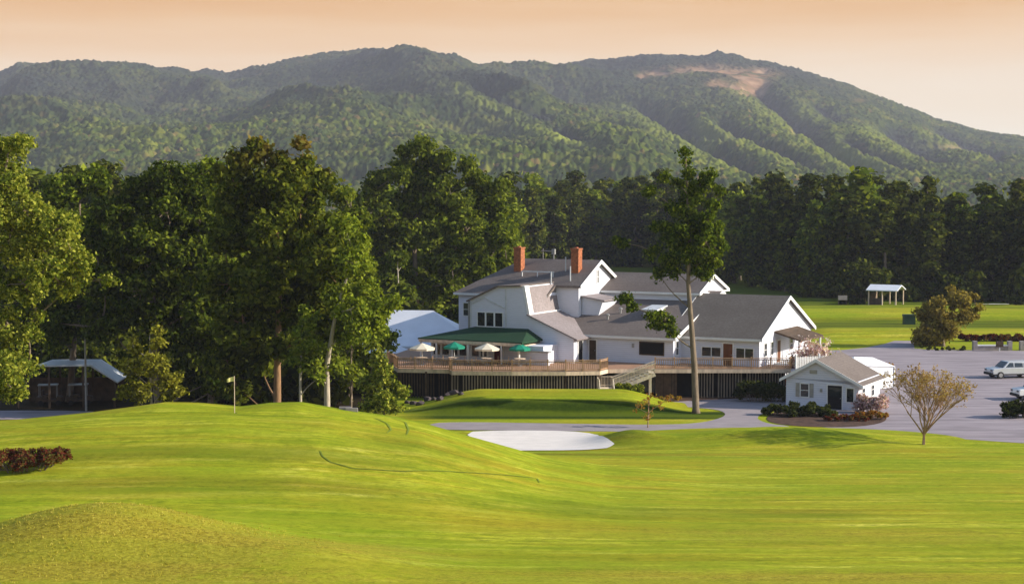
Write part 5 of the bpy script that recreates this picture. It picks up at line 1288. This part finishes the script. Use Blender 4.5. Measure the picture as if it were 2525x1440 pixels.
for x in (-.7, .7): p = MB(); p.box(x - .05, x + .05, .045, .12, 0, 1.8); p.build('post', M['wood_dark'], sg_)

# ------------------------------------------------------------------ things by the lot
gb = empty('green_bin', (58.9, 240, gz1(58.9, 240)), 0, 'dark green ball washer box on the fairway left of the round bronze tree', 'bin')
b = MB(); b.box(-.85, .85, -.5, .5, 0, 1.25); b.build('body', M['green_plastic'], gb); b = MB(); b.prism([(-.95, 1.252), (.95, 1.252), (.85, 1.5), (-.85, 1.5)], 'y', -.58, .58); b.build('lid', M['green_plastic'], gb)
fp = empty('stake', (60.2, 236, gz1(60.2, 236)), 0, 'thin white stake beside the green box on the fairway', 'stake')
b = MB(); b.tube([(0, 0, 0), (0, 0, 2.2)], .05, 6); b.build('pole', M['white'], fp)
sw = empty('stone_wall', (57.2, 199.5, 0), 0, 'low pale stone wall at the back edge of the parking lot', 'wall')
for x0, x1 in ((0, 4.2), (5.9, 13)):
    b = MB(); b.box(x0, x1, 0, .5, 0, .55); o = b.build('wall', M['stone'], sw); b = MB(); b.box(x0 - .05, x1 + .05, -.06, .56, .553, .68); b.build('coping', M['white'], o)
for x in (0, 4.3, 5.8): b = MB(); b.box(x - .25, x + .25, -.1, .6, 0, 1.15); b.build('pillar', M['stone'], sw)
mb_ = empty('letter_box', (59.9, 198.5, 0), 0, 'small dark box on a post in the gap of the stone wall', 'box')
b = MB(); b.box(-.4, .4, -.25, .25, .55, 1.2); b.build('body', M['wood_dark'], mb_); b = MB(); b.box(-.06, .06, -.06, .06, 0, .55); b.build('post', M['white'], mb_)
def rocks(pts):
    for i, (x, y, s, lab) in enumerate(pts):
        bm = bmesh.new(); bmesh.ops.create_icosphere(bm, subdivisions=3, radius=s)
        rr = random.Random(i * 7 + 1); ph = [Vector((rr.gauss(0, 1), rr.gauss(0, 1), rr.gauss(0, 1))).normalized() for _ in range(9)]
        for v in bm.verts:
            for p in ph:
                d = v.co.dot(p) - s * .72
                if d > 0: v.co -= p * d
            v.co.z *= .7
        me = bpy.data.meshes.new('rock'); bm.to_mesh(me); bm.free(); me.materials.append(M['rock'])
        o = bpy.data.objects.new('rock', me); COL.objects.link(o); o.location = (x, y, gz1(x, y) + s * .2); tag(o, lab, 'rock', 'rocks by the left corner of the terrace')
RL = 'grey brown rock among others at the left foot of the terrace'
rocks([(-9.6 + .62 * k, 148.6 - (k % 3) * 1.1, .35 + .18 * ((k * 5) % 4) / 3, RL) for k in range(9)])

def car(x, y, rz, label, paint):
    o = empty('parked_car', (x, y, .022), rz, label, 'car', 'cars in the parking lot')
    # side profile of a big estate / SUV, nose towards -x
    b = MB(); low = [(-2.45, .45), (-2.5, .85), (-2.4, 1.02), (-1.35, 1.12), (2.4, 1.12), (2.48, .9), (2.45, .42)]
    b.prism(low, 'y', -.92, .92); bd = b.build('body', paint, o)
    bv = bd.modifiers.new('b', 'BEVEL'); bv.width = .07; bv.segments = 2
    c = MB(); y0, y1 = -.90, .90; q = [(-1.35, 1.115), (-.65, 1.74), (2.2, 1.76), (2.42, 1.115)]
    vs = [(a, y0 + (.0 if z < 1.3 else .12), z) for a, z in q] + [(a, y1 - (.0 if z < 1.3 else .12), z) for a, z in q]
    c.add(vs, [(0, 1, 2, 3), (7, 6, 5, 4), (0, 4, 5, 1), (1, 5, 6, 2), (2, 6, 7, 3), (3, 7, 4, 0)]); cb = c.build('cabin', paint, o)
    cb.modifiers.new('b', 'BEVEL').width = .05
    for s in (-1, 1):
        for a0, a1, t0_, t1_ in ((-1.0, -.1, -.52, -.1), (.0, .95, .0, .95), (1.05, 2.2, 1.05, 2.05)):
            g = MB(); yy = .905; g.add([(a0, s * yy, 1.17), (a1, s * yy, 1.17), (t1_, s * (yy - .11), 1.66), (t0_, s * (yy - .11), 1.66), (a0, s * (yy - .05), 1.17), (a1, s * (yy - .05), 1.17), (t1_, s * (yy - .16), 1.66), (t0_, s * (yy - .16), 1.66)],
                [(0, 1, 2, 3), (7, 6, 5, 4), (0, 4, 5, 1), (1, 5, 6, 2), (2, 6, 7, 3), (3, 7, 4, 0)]); g.build('side_window', M['glass'], o)
    g = MB(); g.slab([(-1.33, -.78, 1.18), (-1.33, .78, 1.18), (-.74, .7, 1.71), (-.74, -.7, 1.71)], .03); g.build('windscreen', M['glass'], o)
    for a in (-1.6, 1.55):
        for s in (-1, 1):
            wv = MB(); wv.tube([(a, s * .72, .36), (a, s * .96, .36)], .37, 20); wo = wv.build('wheel', M['rubber'], o)
            wv = MB(); wv.tube([(a, s * .962, .36), (a, s * .985, .36)], .22, 14); wv.build('rim', M['metal'], wo)
    for s in (-1, 1):
        l_ = MB(); l_.box(-2.53, -2.42, s * .62 - .17, s * .62 + .17, .78, .94); l_.build('headlight', M['glass'], o)
        l_ = MB(); l_.box(2.44, 2.52, s * .72 - .1, s * .72 + .1, .8, 1.08); l_.build('tail_light', M['lamp_red'], o)
    bp = MB(); bp.box(-2.58, -2.42, -.88, .88, .36, .6); bp.box(2.4, 2.56, -.88, .88, .36, .6); bp.box(-2.3, 2.3, -.935, .935, .34, .46); bp.build('bumper', M['rubber'], o)
car(52.4, 169.8, R(12), 'silver estate car with dark lower trim parked at the right edge of the lot', M['car_paint'])
car(49.6, 151.6, R(8), 'pale car nose just showing at the right edge above the dark shrub', M['white'])

# ------------------------------------------------------------------ on the green
fx, fy = -17.55, 102.0; fz = gz1(fx, fy)
fg = empty('golf_flag', (fx, fy, fz), 0, 'pale yellow flag on a thin pin on the raised green', 'flag')
p = MB(); p.tube([(0, 0, -.2), (0, 0, 2.35)], .022, 6); p.build('pole', M['rail_pale'], fg)
f = MB(); n = 8; vs = []; fs = []
for i in range(n + 1):
    u = i / n
    for z0 in (2.0 + .03 * u, 2.3 - .05 * u): vs.append((-.03 - .44 * u, .05 * math.sin(u * 6), z0 - .10 * u * u))
for i in range(n): fs.append((2 * i, 2 * i + 1, 2 * i + 3, 2 * i + 2))
f.add(vs, fs); fo = f.build('flag', M['flag'], fg, fix=False); sm = fo.modifiers.new('s', 'SOLIDIFY'); sm.thickness = .01
ho = MB(); ho.lathe([(.07, 0), (.07, .012)], 16); h_ = ho.build('hole', M['dark']); h_.location = (fx + .1, fy, fz + .0); tag(h_, 'dark golf hole at the foot of the flag pin', 'hole'); 
for x, y, lab in ((-10.45, 106.6, 'small white marker post behind the pale slim trunk at the back of the green'), (-10.9, 106.8, 'low pale bench stone beside the white marker post')):
    o = MB(); 
    if 'post' in lab[:20]: o.prism([(-.09, 0), (.09, 0), (.09, .5), (0, .58), (-.09, .5)], 'y', -.09, .09)
    else: o.box(-.55, .25, -.12, .12, 0, .26)
    ob = o.build('marker_post' if 'post' in lab[:20] else 'bench', M['white'] if 'post' in lab[:20] else M['stone']); ob.location = (x, y, gz1(x, y) - .03); tag(ob, lab, 'post' if 'post' in lab[:20] else 'bench')

# ------------------------------------------------------------------ tufts on the dry hummock
def tufts():
    n = 4000; cx = rng.uniform(-27, -8, n); cy = rng.uniform(63, 77, n)
    k = np.exp(-(((cx + 17.5) / 7.5) ** 2) - (((cy - 69) / 5.0) ** 2)); sel = rng.random(n) < k; cx = cx[sel]; cy = cy[sel]
    n = len(cx); cz = gz(cx, cy); B = 4; cx = np.repeat(cx, B) + rng.normal(0, .04, n * B); cy = np.repeat(cy, B) + rng.normal(0, .04, n * B); cz = np.repeat(cz, B)
    m = len(cx); h = rng.uniform(.04, .12, m); a = rng.uniform(0, 6.28, m); lx = rng.normal(0, .06, m); ly = rng.normal(0, .06, m); w = .016
    b0 = np.stack([cx - w * np.cos(a), cy - w * np.sin(a), cz - .02], -1); b1 = np.stack([cx + w * np.cos(a), cy + w * np.sin(a), cz - .02], -1); tp = np.stack([cx + lx, cy + ly, cz + h], -1)
    V = np.stack([b0, b1, tp], 1).reshape(-1, 3); o = np_mesh('rough_grass', V, np.arange(len(V)).reshape(-1, 3), leafmat('dry grass', [(.16, .13, .02), (.34, .30, .03), (.52, .46, .06), (.62, .52, .12)], .3))
    tag(o, 'dry brown rough grass on the hummock at lower left', 'grass', kind='stuff')
tufts()

# ------------------------------------------------------------------ air
zt = ZTOP + 20
hz_ = MB(); hz_.box(-2090, 2090, -14, 4240, -16, zt)
hm, nt, out = mat('haze'); pv_ = nd(nt, 'ShaderNodeVolumePrincipled'); pv_.inputs['Color'].default_value = (.80, .83, 1.0, 1); pv_.inputs['Density'].default_value = HAZE_D; pv_.inputs['Anisotropy'].default_value = .0
nt.links.new(pv_.outputs[0], out.inputs['Volume']); hm.cycles.homogeneous_volume = True
ho = hz_.build('haze', hm); tag(ho, 'pale blue haze over the far mountain', 'haze', kind='stuff')

# ------------------------------------------------------------------ light
SUN_EL, SUN_B = R(22), -R(5)      # low sun from the right
sv = Vector((math.cos(SUN_B) * math.cos(SUN_EL), math.sin(SUN_B) * math.cos(SUN_EL), math.sin(SUN_EL)))
ld_ = bpy.data.lights.new('sun', 'SUN'); ld_.energy = 4.6; ld_.angle = R(.5); ld_.color = (1.0, .90, .74)
lo = bpy.data.objects.new('sun', ld_); COL.objects.link(lo); lo.rotation_euler = sv.to_track_quat('Z', 'Y').to_euler()
wd = bpy.data.worlds.new('World'); sc.world = wd; wd.use_nodes = True; nt = wd.node_tree; nt.nodes.clear()
out = nd(nt, 'ShaderNodeOutputWorld'); bg = nd(nt, 'ShaderNodeBackground'); nt.links.new(bg.outputs[0], out.inputs[0])
sky = nd(nt, 'ShaderNodeTexSky', sky_type='NISHITA'); sky.sun_disc = False; sky.sun_elevation = SUN_EL; sky.sun_rotation = math.atan2(sv.x, sv.y)
sky.altitude = 200; sky.air_density = 1.2; sky.dust_density = .6; sky.ozone_density = 1.5
SKS = .115
tc = nd(nt, 'ShaderNodeTexCoord'); sx = nd(nt, 'ShaderNodeSeparateXYZ'); nt.links.new(tc.outputs['Generated'], sx.inputs[0])
# evening band near the horizon: pale, then peach higher up, handing over to the clear sky overhead
mp = nd(nt, 'ShaderNodeMapping'); mp.inputs['Scale'].default_value = (1.2, 1.2, 14); nt.links.new(tc.outputs['Generated'], mp.inputs[0])
cl = noise(nt, mp.outputs[0], 3.0, 4)
wob = nd(nt, 'ShaderNodeMath', operation='MULTIPLY_ADD'); nt.links.new(cl, wob.inputs[0]); wob.inputs[1].default_value = .045; nt.links.new(sx.outputs[2], wob.inputs[2])
side = nd(nt, 'ShaderNodeMath', operation='MULTIPLY_ADD'); nt.links.new(sx.outputs[0], side.inputs[0]); side.inputs[1].default_value = -.02; nt.links.new(wob.outputs[0], side.inputs[2])
ex = 1 / (2 ** EXPO)
def S(c, k=1.0): return tuple(v * ex * k for v in c)
cr = ramp(nt, side.outputs[0], [(.045, S(SKY_C[0])), (.088, S(SKY_C[1])), (.110, S(SKY_C[2])), (.133, S(SKY_C[3])), (.155, S(SKY_C[4]))])
sm_ = nd(nt, 'ShaderNodeVectorMath', operation='SCALE'); sm_.inputs['Scale'].default_value = SKS; nt.links.new(sky.outputs[0], sm_.inputs[0])
fm = nd(nt, 'ShaderNodeMapRange', interpolation_type='SMOOTHSTEP'); fm.inputs[1].default_value = .125; fm.inputs[2].default_value = .22; nt.links.new(sx.outputs[2], fm.inputs[0])
mx = mix(nt, fm.outputs[0], cr, sm_.outputs[0]); nt.links.new(mx, bg.inputs[0]); bg.inputs[1].default_value = 1.0

sc.view_settings.view_transform = 'Standard'; sc.view_settings.look = 'None'; sc.view_settings.exposure = EXPO; sc.view_settings.gamma = 1
sc.render.engine = 'CYCLES'
sc.cycles.max_bounces = 5; sc.cycles.diffuse_bounces = 2; sc.cycles.glossy_bounces = 2; sc.cycles.transmission_bounces = 2; sc.cycles.transparent_max_bounces = 4; sc.cycles.volume_bounces = 0
sc.cycles.use_denoising = True; sc.cycles.sample_clamp_indirect = 4
